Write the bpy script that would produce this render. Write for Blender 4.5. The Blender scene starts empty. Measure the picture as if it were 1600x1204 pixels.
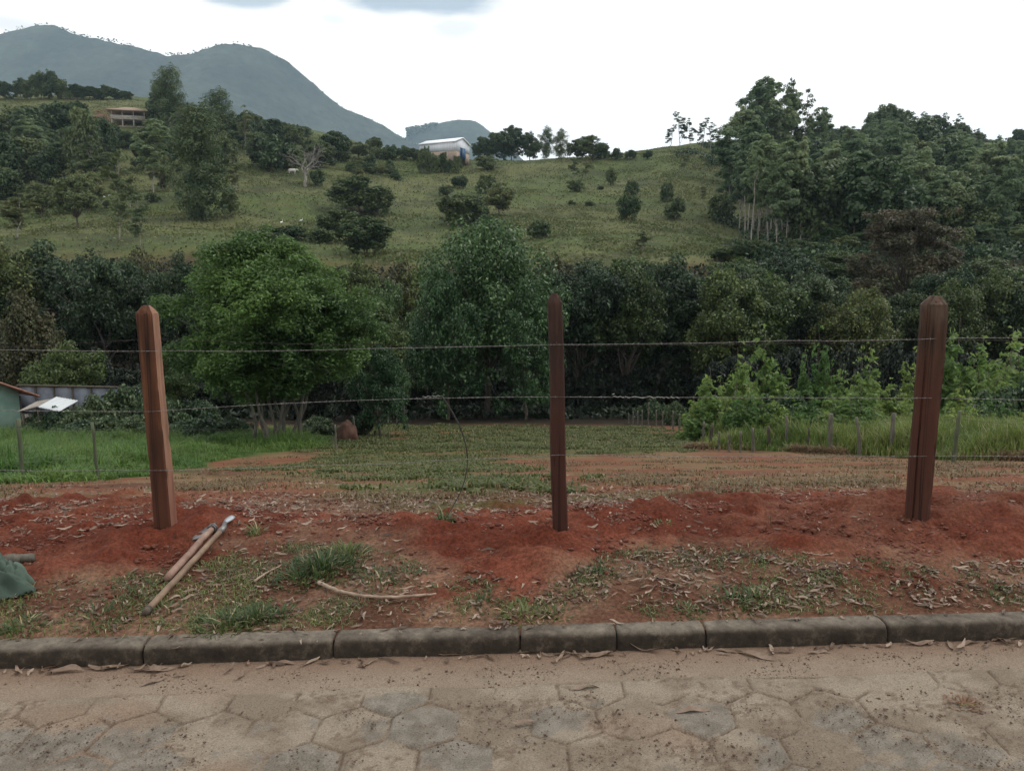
import bpy, math, random
import numpy as np
from mathutils import Vector

# ------------------------------------------------------------------ camera
SC = bpy.context.scene
COL = SC.collection
EYE = 1.65
PITCH = math.radians(7.69)
cam_data = bpy.data.cameras.new("camera")
cam = bpy.data.objects.new("camera", cam_data)
COL.objects.link(cam)
cam.location = (0, 0, EYE)
cam.rotation_euler = (math.radians(90) - PITCH, 0, 0)
cam_data.sensor_width = 36.0
cam_data.lens = 27.0
cam_data.clip_start = 0.05
cam_data.clip_end = 9000
SC.camera = cam
SC.view_settings.view_transform = 'Standard'
SC.view_settings.look = 'None'
SC.view_settings.exposure = -0.28
SC.view_settings.gamma = 1.0
SC.cycles.max_bounces = 8
SC.cycles.diffuse_bounces = 4
SC.cycles.transmission_bounces = 3
SC.cycles.volume_bounces = 2
SC.cycles.use_denoising = True

# ------------------------------------------------------------------ world and sun
SUN_EL, SUN_AZ = math.radians(52), math.radians(72)     # azimuth from +Y towards +X
world = bpy.data.worlds.new("World")
SC.world = world
world.use_nodes = True
nt = world.node_tree
for n in list(nt.nodes):
    nt.nodes.remove(n)

def N(tree, typ, **kw):
    n = tree.nodes.new(typ)
    for k, v in kw.items():
        if k.startswith('i_'):
            n.inputs[k[2:].replace('_', ' ')].default_value = v
        else:
            setattr(n, k, v)
    return n

def view_dir(px, py):
    u, v = (px - 800) / 1200, (602 - py) / 1200
    d = np.array([u, math.cos(PITCH) + v * math.sin(PITCH), -math.sin(PITCH) + v * math.cos(PITCH)])
    return d / np.linalg.norm(d)

out = N(nt, 'ShaderNodeOutputWorld')
bg = N(nt, 'ShaderNodeBackground')
bg.inputs['Strength'].default_value = 0.1
sky = N(nt, 'ShaderNodeTexSky', sky_type='NISHITA')
sky.sun_disc = False
sky.sun_elevation = SUN_EL
sky.sun_rotation = SUN_AZ
sky.air_density = 1.0
sky.dust_density = 2.0
tc = N(nt, 'ShaderNodeTexCoord')
nz = N(nt, 'ShaderNodeTexNoise')
nz.inputs['Scale'].default_value = 7.0
nz.inputs['Detail'].default_value = 5.0
mapn = N(nt, 'ShaderNodeMapping')
mapn.inputs['Scale'].default_value = (1, 1, 3.5)
nt.links.new(tc.outputs['Generated'], mapn.inputs['Vector'])
nt.links.new(mapn.outputs['Vector'], nz.inputs['Vector'])
mask = None
# grey cloud bellies hanging in the bright overcast: direction, half size
for (px, py, sx, sz, amt) in ((372, -6, .050, .014, .9), (665, 2, .110, .020, 1.0), (712, 42, .034, .012, .35),
                              (12, 38, .060, .010, .35), (520, 30, .016, .006, .3), (250, -110, .25, .04, .6), (1100, -160, .4, .05, .4)):
    c = view_dir(px, py)
    sub = N(nt, 'ShaderNodeVectorMath', operation='SUBTRACT')
    nt.links.new(tc.outputs['Generated'], sub.inputs[0])
    sub.inputs[1].default_value = tuple(c)
    div = N(nt, 'ShaderNodeVectorMath', operation='DIVIDE')
    nt.links.new(sub.outputs[0], div.inputs[0])
    div.inputs[1].default_value = (sx, sx * 1.5, sz)
    ln = N(nt, 'ShaderNodeVectorMath', operation='LENGTH')
    nt.links.new(div.outputs[0], ln.inputs[0])
    ad = N(nt, 'ShaderNodeMath', operation='MULTIPLY_ADD')
    nt.links.new(nz.outputs['Fac'], ad.inputs[0])
    ad.inputs[1].default_value = 1.9
    nt.links.new(ln.outputs['Value'], ad.inputs[2])
    mr = N(nt, 'ShaderNodeMapRange', interpolation_type='SMOOTHSTEP')
    nt.links.new(ad.outputs[0], mr.inputs['Value'])
    mr.inputs['From Min'].default_value = 2.15
    mr.inputs['From Max'].default_value = 1.45
    mr.inputs['To Max'].default_value = amt
    if mask is None:
        mask = mr.outputs['Result']
    else:
        mx = N(nt, 'ShaderNodeMath', operation='MAXIMUM')
        nt.links.new(mask, mx.inputs[0]); nt.links.new(mr.outputs['Result'], mx.inputs[1])
        mask = mx.outputs[0]
cm = N(nt, 'ShaderNodeMix', data_type='RGBA')
cm.inputs[6].default_value = (17.2, 16.8, 16.2, 1)
cm.inputs[7].default_value = (6.6, 7.9, 9.2, 1)
nt.links.new(mask, cm.inputs[0])
sm = N(nt, 'ShaderNodeMix', data_type='RGBA')
sm.inputs[0].default_value = 0.93
nt.links.new(sky.outputs[0], sm.inputs[6])
nt.links.new(cm.outputs[2], sm.inputs[7])
nt.links.new(sm.outputs[2], bg.inputs['Color'])
nt.links.new(bg.outputs[0], out.inputs['Surface'])

sun_data = bpy.data.lights.new("sun", 'SUN')
sun_data.energy = 1.9
sun_data.angle = math.radians(22)
sun_data.color = (1.0, 0.94, 0.86)
sun = bpy.data.objects.new("sun", sun_data)
COL.objects.link(sun)
_sd = Vector((math.cos(SUN_EL) * math.sin(SUN_AZ), math.cos(SUN_EL) * math.cos(SUN_AZ), math.sin(SUN_EL)))
sun.rotation_euler = _sd.to_track_quat('Z', 'Y').to_euler()
sun.location = (20, 10, 30)

# ------------------------------------------------------------------ numpy helpers
def rng(seed):
    return np.random.default_rng(seed)

_tabs = {}
def vnoise(x, y, seed=0):
    if seed not in _tabs:
        _tabs[seed] = rng(1000 + seed).random((256, 256))
    t = _tabs[seed]
    xi, yi = np.floor(x).astype(np.int64), np.floor(y).astype(np.int64)
    fx, fy = x - xi, y - yi
    fx, fy = fx * fx * (3 - 2 * fx), fy * fy * (3 - 2 * fy)
    x0, x1, y0, y1 = xi & 255, (xi + 1) & 255, yi & 255, (yi + 1) & 255
    return (t[x0, y0] * (1 - fx) + t[x1, y0] * fx) * (1 - fy) + (t[x0, y1] * (1 - fx) + t[x1, y1] * fx) * fy

def fbm(x, y, seed=0, octaves=4, gain=.5):
    s, a, tot, f = 0, 1, 0, 1
    c, sn = math.cos(.6), math.sin(.6)
    for i in range(octaves):
        s = s + a * vnoise((x * c - y * sn) * f + 17.3 * i, (x * sn + y * c) * f + 5.1 * i, seed + i)
        tot += a; a *= gain; f *= 2.03
    return s / tot                      # 0..1

def sstep(a, b, x):
    t = np.clip((x - a) / (b - a), 0, 1)
    return t * t * (3 - 2 * t)

def mesh_np(name, V, F, mat=None, smooth=False, parent=None, attrs=None, link=True):
    """V (n,3) floats, F (m,k) ints or list of such arrays"""
    me = bpy.data.meshes.new(name)
    V = np.asarray(V, np.float32)
    Fs = F if isinstance(F, list) else [F]
    Fs = [np.asarray(f, np.int32) for f in Fs if len(f)]
    me.vertices.add(len(V)); me.vertices.foreach_set('co', V.ravel())
    loops = np.concatenate([f.ravel() for f in Fs])
    tot = np.concatenate([np.full(len(f), f.shape[1], np.int32) for f in Fs])
    start = np.concatenate([[0], np.cumsum(tot)[:-1]]).astype(np.int32)
    me.loops.add(len(loops)); me.loops.foreach_set('vertex_index', loops)
    me.polygons.add(len(tot)); me.polygons.foreach_set('loop_start', start)
    if smooth:
        me.polygons.foreach_set('use_smooth', np.ones(len(tot), bool))
    me.update(calc_edges=True)
    for an, (typ, data) in (attrs or {}).items():
        at = me.attributes.new(an, typ, 'POINT')
        if typ == 'FLOAT_COLOR':
            d = np.ones((len(V), 4), np.float32); d[:, :3] = data
            at.data.foreach_set('color', d.ravel())
        else:
            at.data.foreach_set('value', np.asarray(data, np.float32))
    if mat is not None:
        me.materials.append(mat)
    o = bpy.data.objects.new(name, me)
    if link:
        COL.objects.link(o)
    if parent is not None:
        o.parent = parent
    return o

def grid_faces(nr, nc):
    i = np.arange(nr - 1)[:, None] * nc + np.arange(nc - 1)[None, :]
    i = i.ravel()
    return np.stack([i, i + 1, i + nc + 1, i + nc], 1)

class MB:
    """collects pieces, then builds ONE mesh"""
    def __init__(self):
        self.V, self.Q, self.T, self.n = [], [], [], 0
    def add(self, V, F):
        V = np.asarray(V, float); F = np.asarray(F, int)
        (self.Q if F.shape[1] == 4 else self.T).append(F + self.n)
        self.V.append(V); self.n += len(V)
        return self
    def tube(self, pts, rad, k=8, caps=True, rough=0, seed=0):
        pts = np.asarray(pts, float); n = len(pts)
        rad = np.broadcast_to(np.asarray(rad, float), (n,))
        tan = np.gradient(pts, axis=0)
        tan /= np.linalg.norm(tan, axis=1)[:, None] + 1e-9
        ref = np.array([0, 0, 1.]) if abs(tan[0][2]) < .9 else np.array([1., 0, 0])
        u = np.cross(tan, ref); u /= np.linalg.norm(u, axis=1)[:, None] + 1e-9
        w = np.cross(tan, u)
        a = np.linspace(0, 2 * np.pi, k, endpoint=False)
        r = rad[:, None] * np.ones((1, k))
        if rough:
            r = r * (1 + rough * (rng(seed).random((n, k)) - .5))
        V = pts[:, None, :] + r[..., None] * (np.cos(a)[None, :, None] * u[:, None, :] + np.sin(a)[None, :, None] * w[:, None, :])
        i = np.arange(n - 1)[:, None] * k + np.arange(k)[None, :]
        j = np.arange(n - 1)[:, None] * k + (np.arange(k)[None, :] + 1) % k
        F = np.stack([i, j, j + k, i + k], -1).reshape(-1, 4)
        b = self.n
        self.add(V.reshape(-1, 3), F)
        if caps:
            c0, c1 = pts[0], pts[-1]
            self.V.append(np.array([c0, c1])); ci = self.n; self.n += 2
            k_ = np.arange(k)
            self.T.append(np.stack([b + (k_ + 1) % k, b + k_, np.full(k, ci)], 1))
            e = b + (n - 1) * k
            self.T.append(np.stack([e + k_, e + (k_ + 1) % k, np.full(k, ci + 1)], 1))
        return self
    def box(self, c, s, rz=0, tilt=(0, 0)):
        c = np.asarray(c, float); hx, hy, hz = np.asarray(s, float) / 2
        V = np.array([[x, y, z] for x in (-hx, hx) for y in (-hy, hy) for z in (-hz, hz)])
        ax, ay = tilt
        R = np.array([[math.cos(rz), -math.sin(rz), 0], [math.sin(rz), math.cos(rz), 0], [0, 0, 1]])
        Rx = np.array([[1, 0, 0], [0, math.cos(ax), -math.sin(ax)], [0, math.sin(ax), math.cos(ax)]])
        Ry = np.array([[math.cos(ay), 0, math.sin(ay)], [0, 1, 0], [-math.sin(ay), 0, math.cos(ay)]])
        V = V @ (R @ Rx @ Ry).T + c
        F = [[0, 1, 3, 2], [4, 6, 7, 5], [0, 4, 5, 1], [2, 3, 7, 6], [0, 2, 6, 4], [1, 5, 7, 3]]
        return self.add(V, F)
    def prism(self, poly, y0, y1):
        """poly in x,z extruded along y (convex or fan-able)"""
        poly = np.asarray(poly, float); k = len(poly)
        V = np.concatenate([np.stack([poly[:, 0], np.full(k, y0), poly[:, 1]], 1), np.stack([poly[:, 0], np.full(k, y1), poly[:, 1]], 1)])
        b = self.n
        i = np.arange(k); j = (i + 1) % k
        self.add(V, np.stack([i, j, j + k, i + k], 1))
        self.T.append(b + np.array([[0, q + 1, q] for q in range(1, k - 1)]))
        self.T.append(b + k + np.array([[0, q, q + 1] for q in range(1, k - 1)]))
        return self
    def build(self, name, mat, parent=None, smooth=False, link=True, xf=None):
        V = np.concatenate(self.V)
        if xf is not None:
            V = xf(V)
        F = []
        if self.Q: F.append(np.concatenate(self.Q))
        if self.T: F.append(np.concatenate(self.T))
        return mesh_np(name, V, F, mat, smooth, parent, link=link)

def tag(o, label=None, cat=None, group=None, kind=None):
    if label: o['label'] = label
    if cat: o['category'] = cat
    if group: o['group'] = group
    if kind: o['kind'] = kind
    return o

def empty(name, loc=(0, 0, 0), rz=0):
    o = bpy.data.objects.new(name, None)
    o.empty_display_size = .2
    COL.objects.link(o)
    o.location = loc
    o.rotation_euler = (0, 0, rz)
    return o

def scatter(name, templ, P, rz, scale, mat, tilt=None, attrs=None, parent=None, smooth=False, xyscale=None):
    """templ: list of (V,F quads); one mesh holding a copy at each point"""
    P = np.asarray(P, float); n = len(P)
    ids = rng(7).integers(0, len(templ), n)
    Vs, Fs, base = [], [], 0
    for t, (V, F) in enumerate(templ):
        m = ids == t; k = int(m.sum())
        if not k: continue
        V = np.asarray(V, float); F = np.asarray(F, int)
        s = np.asarray(scale)[m]; a = np.asarray(rz)[m]
        W = V[None] * s[:, None, None]
        if tilt is not None:
            tx = np.asarray(tilt)[m]
            c, sn = np.cos(tx)[:, None], np.sin(tx)[:, None]
            W = np.stack([W[..., 0], W[..., 1] * c - W[..., 2] * sn, W[..., 1] * sn + W[..., 2] * c], -1)
        c, sn = np.cos(a)[:, None], np.sin(a)[:, None]
        W = np.stack([W[..., 0] * c - W[..., 1] * sn, W[..., 0] * sn + W[..., 1] * c, W[..., 2]], -1) + P[m][:, None]
        Vs.append(W.reshape(-1, 3))
        Fs.append((F[None] + (np.arange(k) * len(V))[:, None, None]).reshape(-1, F.shape[1]) + base)
        base += k * len(V)
    return mesh_np(name, np.concatenate(Vs), Fs, mat, smooth, parent)

# ------------------------------------------------------------------ materials
def new_mat(name):
    m = bpy.data.materials.new(name); m.use_nodes = True
    t = m.node_tree
    for n in list(t.nodes): t.nodes.remove(n)
    o = N(t, 'ShaderNodeOutputMaterial')
    b = N(t, 'ShaderNodeBsdfPrincipled')
    t.links.new(b.outputs[0], o.inputs['Surface'])
    b.inputs['Specular IOR Level'].default_value = .3
    return m, t, b, o

def ramp(t, fac, stops):
    r = N(t, 'ShaderNodeValToRGB')
    while len(r.color_ramp.elements) < len(stops):
        r.color_ramp.elements.new(.5)
    for e, (p, c) in zip(r.color_ramp.elements, stops):
        e.position = p; e.color = tuple(c) + (1,)
    t.links.new(fac, r.inputs[0])
    return r.outputs[0]

def noise_node(t, scale, detail=4, coord='Object', vec_scale=(1, 1, 1), rough=.6):
    c = N(t, 'ShaderNodeTexCoord'); m = N(t, 'ShaderNodeMapping')
    m.inputs['Scale'].default_value = vec_scale
    n = N(t, 'ShaderNodeTexNoise')
    n.inputs['Scale'].default_value = scale; n.inputs['Detail'].default_value = detail; n.inputs['Roughness'].default_value = rough
    t.links.new(c.outputs[coord], m.inputs[0]); t.links.new(m.outputs[0], n.inputs['Vector'])
    return n.outputs['Fac']

def bump(t, b, h, strength=.4, dist=.01):
    bn = N(t, 'ShaderNodeBump'); bn.inputs['Strength'].default_value = strength; bn.inputs['Distance'].default_value = dist
    t.links.new(h, bn.inputs['Height']); t.links.new(bn.outputs[0], b.inputs['Normal'])

def simple_mat(name, c1, c2, scale=8, vs=(1, 1, 1), rough=.8, bstr=.3, bdist=.005, metallic=0, lo=.35, hi=.65, detail=5):
    m, t, b, o = new_mat(name)
    f = noise_node(t, scale, detail, vec_scale=vs)
    t.links.new(ramp(t, f, [(lo, c1), (hi, c2)]), b.inputs['Base Color'])
    b.inputs['Roughness'].default_value = rough; b.inputs['Metallic'].default_value = metallic
    if bstr: bump(t, b, f, bstr, bdist)
    return m

def leaf_mat(name, c1, c2, c3=None, nscale=.5, trans=.3, rough=.5, var=.35, hvar=.03):
    """foliage: patches of two greens, every leaf and every tree a little different"""
    m, t, b, o = new_mat(name)
    f = noise_node(t, nscale, 3)
    col = ramp(t, f, [(.38, c1), (.62, c2)])
    g = N(t, 'ShaderNodeNewGeometry'); oi = N(t, 'ShaderNodeObjectInfo')
    if c3 is not None:  # odd leaves in c3: highlights painted into broadleaf crowns, another tone elsewhere
        gt = N(t, 'ShaderNodeMath', operation='GREATER_THAN'); gt.inputs[1].default_value = .93
        t.links.new(g.outputs['Random Per Island'], gt.inputs[0])
        mx = N(t, 'ShaderNodeMix', data_type='RGBA'); t.links.new(gt.outputs[0], mx.inputs[0])
        t.links.new(col, mx.inputs[6]); mx.inputs[7].default_value = tuple(c3) + (1,)
        col = mx.outputs[2]
    hs = N(t, 'ShaderNodeHueSaturation')
    v1 = N(t, 'ShaderNodeMapRange'); t.links.new(g.outputs['Random Per Island'], v1.inputs[0])
    v1.inputs['To Min'].default_value = 1 - var; v1.inputs['To Max'].default_value = 1 + var
    v2 = N(t, 'ShaderNodeMapRange'); t.links.new(oi.outputs['Random'], v2.inputs[0])
    v2.inputs['To Min'].default_value = .72; v2.inputs['To Max'].default_value = 1.35
    mu = N(t, 'ShaderNodeMath', operation='MULTIPLY'); t.links.new(v1.outputs[0], mu.inputs[0]); t.links.new(v2.outputs[0], mu.inputs[1])
    v3 = N(t, 'ShaderNodeMapRange'); t.links.new(oi.outputs['Random'], v3.inputs[0])
    v3.inputs['To Min'].default_value = .5 + hvar; v3.inputs['To Max'].default_value = .5 - hvar
    t.links.new(mu.outputs[0], hs.inputs['Value']); t.links.new(v3.outputs[0], hs.inputs['Hue'])
    t.links.new(col, hs.inputs['Color'])
    t.links.new(hs.outputs[0], b.inputs['Base Color'])
    b.inputs['Roughness'].default_value = rough
    b.inputs['Specular IOR Level'].default_value = .35
    tr = N(t, 'ShaderNodeBsdfTranslucent'); t.links.new(hs.outputs[0], tr.inputs[0])
    ms = N(t, 'ShaderNodeMixShader'); ms.inputs[0].default_value = trans
    t.links.new(b.outputs[0], ms.inputs[1]); t.links.new(tr.outputs[0], ms.inputs[2])
    t.links.new(ms.outputs[0], o.inputs['Surface'])
    return m

M = {}
M['broad'] = leaf_mat('broadleaf_foliage', (.028, .054, .017), (.070, .112, .030), (.11, .15, .06), var=.5)
M['broad2'] = leaf_mat('olive_foliage', (.040, .060, .016), (.085, .115, .030), (.12, .14, .05), var=.45)
M['broad3'] = leaf_mat('deep_foliage', (.014, .032, .014), (.036, .066, .026), (.08, .12, .06), var=.5)
M['bright'] = leaf_mat('bright_foliage', (.042, .092, .026), (.095, .175, .040), (.12, .19, .07), nscale=.35, trans=.45)
M['glossy'] = leaf_mat('glossy_foliage', (.030, .070, .024), (.060, .125, .040), (.11, .17, .08), trans=.25, rough=.38, var=.45)
M['euca'] = leaf_mat('eucalyptus_foliage', (.120, .178, .092), (.175, .240, .115), None, nscale=.25, var=.3, trans=.5)
M['hill'] = leaf_mat('hillside_foliage', (.045, .075, .028), (.080, .115, .040), None, nscale=.3, var=.3)
M['sparse'] = leaf_mat('sparse_foliage', (.085, .115, .045), (.12, .15, .060), None, nscale=.5)
M['dark'] = None
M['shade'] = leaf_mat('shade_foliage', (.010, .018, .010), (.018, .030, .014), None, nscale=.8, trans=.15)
M['brown'] = leaf_mat('brownish_foliage', (.045, .050, .020), (.078, .070, .030), (.05, .08, .03), nscale=.7)
M['yellow'] = leaf_mat('yellowish_foliage', (.085, .125, .030), (.14, .165, .05), None, nscale=.6)
M['plume'] = leaf_mat('young_foliage', (.105, .180, .045), (.175, .250, .070), None, nscale=.8, trans=.5)
M['vine'] = leaf_mat('vine_foliage', (.030, .060, .025), (.070, .110, .045), (.14, .18, .11), nscale=1.2)
M['grass_bright'] = leaf_mat('bright_grass', (.085, .155, .028), (.15, .22, .045), None, nscale=.35, trans=.4, var=.3)
M['grass_tall'] = leaf_mat('tall_grass', (.10, .15, .03), (.19, .23, .06), (.26, .23, .12), nscale=.3, trans=.4, var=.3)
M['grass_lot'] = leaf_mat('short_grass', (.058, .080, .020), (.092, .112, .034), (.15, .12, .06), nscale=.6, trans=.3)
M['grass_dry'] = leaf_mat('dry_grass', (.14, .088, .045), (.20, .13, .068), (.09, .10, .035), nscale=1.0, trans=.3)
M['grass_weed'] = leaf_mat('verge_grass', (.060, .090, .030), (.115, .150, .050), (.27, .23, .13), nscale=2.0, trans=.35)
M['pasture'] = leaf_mat('pasture_grass', (.060, .088, .030), (.095, .118, .042), (.12, .11, .055), nscale=.08, trans=.3, var=.3)
M['litter'] = simple_mat('dry_leaf', (.17, .11, .08), (.42, .33, .26), scale=14, rough=.6, bstr=.2, lo=.3, hi=.62)
M['bark'] = simple_mat('bark', (.045, .037, .03), (.12, .10, .08), scale=6, vs=(3, 3, .5))
M['palebark'] = simple_mat('pale_bark', (.13, .12, .10), (.30, .285, .25), scale=3, vs=(3, 3, .6))
M['rust_wire'] = simple_mat('galvanised_wire', (.10, .09, .085), (.30, .29, .28), scale=40, rough=.5, bstr=0, metallic=.3)
M['dark_wire'] = simple_mat('dark_wire', (.02, .018, .018), (.05, .045, .04), scale=30, rough=.5, bstr=0)

def wood_mat(name, stops, stain, stain_top, grain=26, weather=None):
    """rough sawn post: stretched grain, knots, red soil smeared on the foot"""
    m, t, b, o = new_mat(name)
    f = noise_node(t, grain, 6, vec_scale=(1, 1, .05), rough=.65)
    col = ramp(t, f, stops)
    big = noise_node(t, 7, 3, vec_scale=(1, 1, .35))
    mx = N(t, 'ShaderNodeMix', data_type='RGBA', blend_type='MULTIPLY'); mx.inputs[0].default_value = .8
    t.links.new(col, mx.inputs[6]); t.links.new(ramp(t, big, [(.32, (.5, .47, .45)), (.62, (1.12, 1.08, 1.05))]), mx.inputs[7])
    c = N(t, 'ShaderNodeTexCoord'); sp = N(t, 'ShaderNodeSeparateXYZ'); t.links.new(c.outputs['Object'], sp.inputs[0])
    ad = N(t, 'ShaderNodeMath', operation='MULTIPLY_ADD'); t.links.new(big, ad.inputs[0]); ad.inputs[1].default_value = -.7; t.links.new(sp.outputs['Z'], ad.inputs[2])
    mr = N(t, 'ShaderNodeMapRange', interpolation_type='SMOOTHSTEP'); t.links.new(ad.outputs[0], mr.inputs[0])
    mr.inputs['From Min'].default_value = stain_top; mr.inputs['From Max'].default_value = stain_top - .45; mr.inputs['To Max'].default_value = .75
    m2 = N(t, 'ShaderNodeMix', data_type='RGBA'); t.links.new(mr.outputs[0], m2.inputs[0]); t.links.new(mx.outputs[2], m2.inputs[6]); m2.inputs[7].default_value = tuple(stain) + (1,)
    col = m2.outputs[2]
    if weather:
        wc, wz = weather
        mr = N(t, 'ShaderNodeMapRange', interpolation_type='SMOOTHSTEP'); t.links.new(ad.outputs[0], mr.inputs[0])
        mr.inputs['From Min'].default_value = wz; mr.inputs['From Max'].default_value = wz + .3; mr.inputs['To Max'].default_value = .85
        m3 = N(t, 'ShaderNodeMix', data_type='RGBA'); t.links.new(mr.outputs[0], m3.inputs[0]); t.links.new(col, m3.inputs[6])
        wn = noise_node(t, 40, 5, vec_scale=(1, 1, .08))
        t.links.new(ramp(t, wn, [(.3, tuple(x * .5 for x in wc)), (.7, tuple(x * 1.5 for x in wc))]), m3.inputs[7]); col = m3.outputs[2]
    # drying cracks and knots
    ck = noise_node(t, 34, 2, vec_scale=(1, 1, .018), rough=.4)
    cr = ramp(t, ck, [(.30, (1, 1, 1)), (.352, (.12, .10, .09)), (.372, (.12, .10, .09)), (.42, (1, 1, 1))])
    m4 = N(t, 'ShaderNodeMix', data_type='RGBA', blend_type='MULTIPLY'); m4.inputs[0].default_value = .75
    t.links.new(col, m4.inputs[6]); t.links.new(cr, m4.inputs[7])
    vo = N(t, 'ShaderNodeTexVoronoi'); vo.inputs['Scale'].default_value = 5.5; mp_ = N(t, 'ShaderNodeMapping'); mp_.inputs['Scale'].default_value = (1, 1, .55)
    t.links.new(c.outputs['Object'], mp_.inputs[0]); t.links.new(mp_.outputs[0], vo.inputs['Vector'])
    m5 = N(t, 'ShaderNodeMix', data_type='RGBA', blend_type='MULTIPLY'); m5.inputs[0].default_value = .8
    t.links.new(m4.outputs[2], m5.inputs[6]); t.links.new(ramp(t, vo.outputs['Distance'], [(.05, (.25, .2, .18)), (.10, (.55, .5, .48)), (.13, (1, 1, 1))]), m5.inputs[7])
    t.links.new(m5.outputs[2], b.inputs['Base Color']); b.inputs['Roughness'].default_value = .8
    bump(t, b, f, .9, .006)
    return m
# ------------------------------------------------------------------ terrain
def ratio(py):
    v = (602 - np.asarray(py, float)) / 1200
    return (-math.sin(PITCH) + v * math.cos(PITCH)) / (math.cos(PITCH) + v * math.sin(PITCH))
def zrow(D, py):
    return EYE + D * ratio(py)
SKEW = .061

_cols_px = [-900, 0, 200, 400, 520, 650, 800, 950, 1080, 1180, 1300, 1450, 1600, 2500]
_hillrows = {  # distance -> screen row of the ground for every column
    95:  [405, 405, 406, 408, 410, 412, 412, 412, 412, 415, 418, 418, 418, 418],
    130: [352, 350, 348, 352, 356, 362, 368, 368, 372, 388, 392, 392, 390, 390],
    170: [296, 294, 292, 300, 308, 316, 322, 322, 324, 345, 350, 350, 350, 350],
    210: [242, 242, 240, 248, 266, 282, 288, 284, 274, 300, 305, 305, 305, 310],
    250: [196, 194, 192, 212, 232, 250, 255, 247, 236, 262, 262, 262, 265, 280],
    290: [160, 160, 158, 192, 214, 243, 251, 243, 228, 236, 232, 236, 244, 260],
    340: [155, 156, 158, 190, 214, 247, 258, 248, 232, 222, 212, 226, 238, 255],
}
_near = [(0, .074), (3.2, .074), (3.34, .076), (3.42, .09), (3.9, .12), (4.6, .13), (5.5, .03), (7, -.25), (10, -.93), (14, -1.80), (19, -2.86), (22, -3.38),
         (30, -4.62), (38, -5.72), (45, -6.6), (52, -7.45), (60, -8.2), (68, -7.6)]

def _pchip(x, y, xq):
    x, y = np.asarray(x, float), np.asarray(y, float)
    h = np.diff(x); d = np.diff(y) / h
    m = np.zeros(len(x)); m[0], m[-1] = d[0], d[-1]
    for i in range(1, len(x) - 1):
        if d[i - 1] * d[i] > 0:
            w1, w2 = 2 * h[i] + h[i - 1], h[i] + 2 * h[i - 1]
            m[i] = (w1 + w2) / (w1 / d[i - 1] + w2 / d[i])
    k = np.clip(np.searchsorted(x, xq) - 1, 0, len(x) - 2)
    t = np.clip((xq - x[k]) / h[k], 0, 1)
    return (y[k] * (2 * t ** 3 - 3 * t ** 2 + 1) + h[k] * m[k] * (t ** 3 - 2 * t ** 2 + t) + y[k + 1] * (3 * t ** 2 - 2 * t ** 3) + h[k] * m[k + 1] * (t ** 3 - t ** 2))

_Yq = np.concatenate([np.arange(0, 60, .25), np.arange(60, 420, 1.), np.arange(420, 4600, 20.)])
_Aq = np.linspace(-1.6, 1.6, 161)
_T = []
for ci in range(len(_cols_px)):
    ys = [p[0] for p in _near]; zs = [p[1] for p in _near]
    for D, rows in _hillrows.items():
        ys.append(D); zs.append(float(zrow(D, rows[ci])))
    zt = zs[-1]
    ys += [420, 600, 900, 4600]; zs += [zt - 14, zt * .5 - 20, -20, -20]
    _T.append(_pchip(ys, zs, _Yq))
_T = np.array(_T)
_ca = (np.array(_cols_px) - 800) / 1200
_TT = np.stack([_pchip(_ca, _T[:, j], np.clip(_Aq, _ca[0], _ca[-1])) for j in range(_T.shape[1])], 1)

POST_XY = [(-2.13, 4.56), (.262, 4.46), (2.60, 4.84)]

def height(X, Y):
    X = np.asarray(X, float); Y = np.asarray(Y, float)
    t = np.maximum(Y - SKEW * X * np.clip(1.2 - Y / 30, 0, 1), .5)
    a = np.clip(X / np.maximum(Y, 1.0), -1.59, 1.59)
    fa = (a + 1.6) / 3.2 * 160; ia = np.clip(fa.astype(int), 0, 159); fa = fa - ia
    iy = np.clip(np.searchsorted(_Yq, t) - 1, 0, len(_Yq) - 2)
    fy = np.clip((t - _Yq[iy]) / (_Yq[iy + 1] - _Yq[iy]), 0, 1)
    z = (_TT[ia, iy] * (1 - fa) + _TT[ia + 1, iy] * fa) * (1 - fy) + (_TT[ia, iy + 1] * (1 - fa) + _TT[ia + 1, iy + 1] * fa) * fy
    far = sstep(60, 110, Y)
    z = z + far * ((fbm(X / 28, Y / 28, 3, 3) - .5) * 3.0 + (fbm(X / 6, Y / 6, 5, 3) - .5) * .5)
    mid = sstep(5.5, 9, Y) * (1 - far)
    z = z + mid * ((fbm(X / 2.2, Y / 2.2, 9, 3) - .5) * .05 + (fbm(X / .5, Y / .5, 12, 3) - .5) * .03)
    near = 1 - sstep(7.5, 11, Y)
    v = sstep(3.30, 3.7, t)            # flush with the kerb top
    z = z + near * v * ((fbm(X / .9, Y / .9, 20, 3) - .5) * .05)
    # loose earth thrown up round the new posts
    for (x, y, r, h) in ((-2.1, 4.55, .42, .035), (.25, 4.30, .62, .05), (.9, 4.9, .6, .035), (2.6, 4.75, .75, .07), (1.9, 4.35, .7, .05), (3.2, 4.5, .8, .06), (-1.0, 5.0, .9, .02)):
        z = z + h * np.exp(-((X - x) ** 2 + (Y - y) ** 2) / r ** 2) * v
    return z

def ray_ground(px, py, dmin=3.3, dmax=420):
    """where the sight line of a photo pixel meets the terrain (None above the crest)"""
    u = (px - 800) / 1200; v = (602 - py) / 1200
    dy = math.cos(PITCH) + v * math.sin(PITCH); dz = -math.sin(PITCH) + v * math.cos(PITCH)
    D = np.exp(np.linspace(math.log(dmin), math.log(dmax), 3000))
    X = D * u / dy; Z = EYE + D * dz / dy
    g = height(X, D)
    hit = np.nonzero(g >= Z)[0]
    if not len(hit): return None
    k = hit[0]
    return float(X[k]), float(D[k]), float(g[k])

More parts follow.
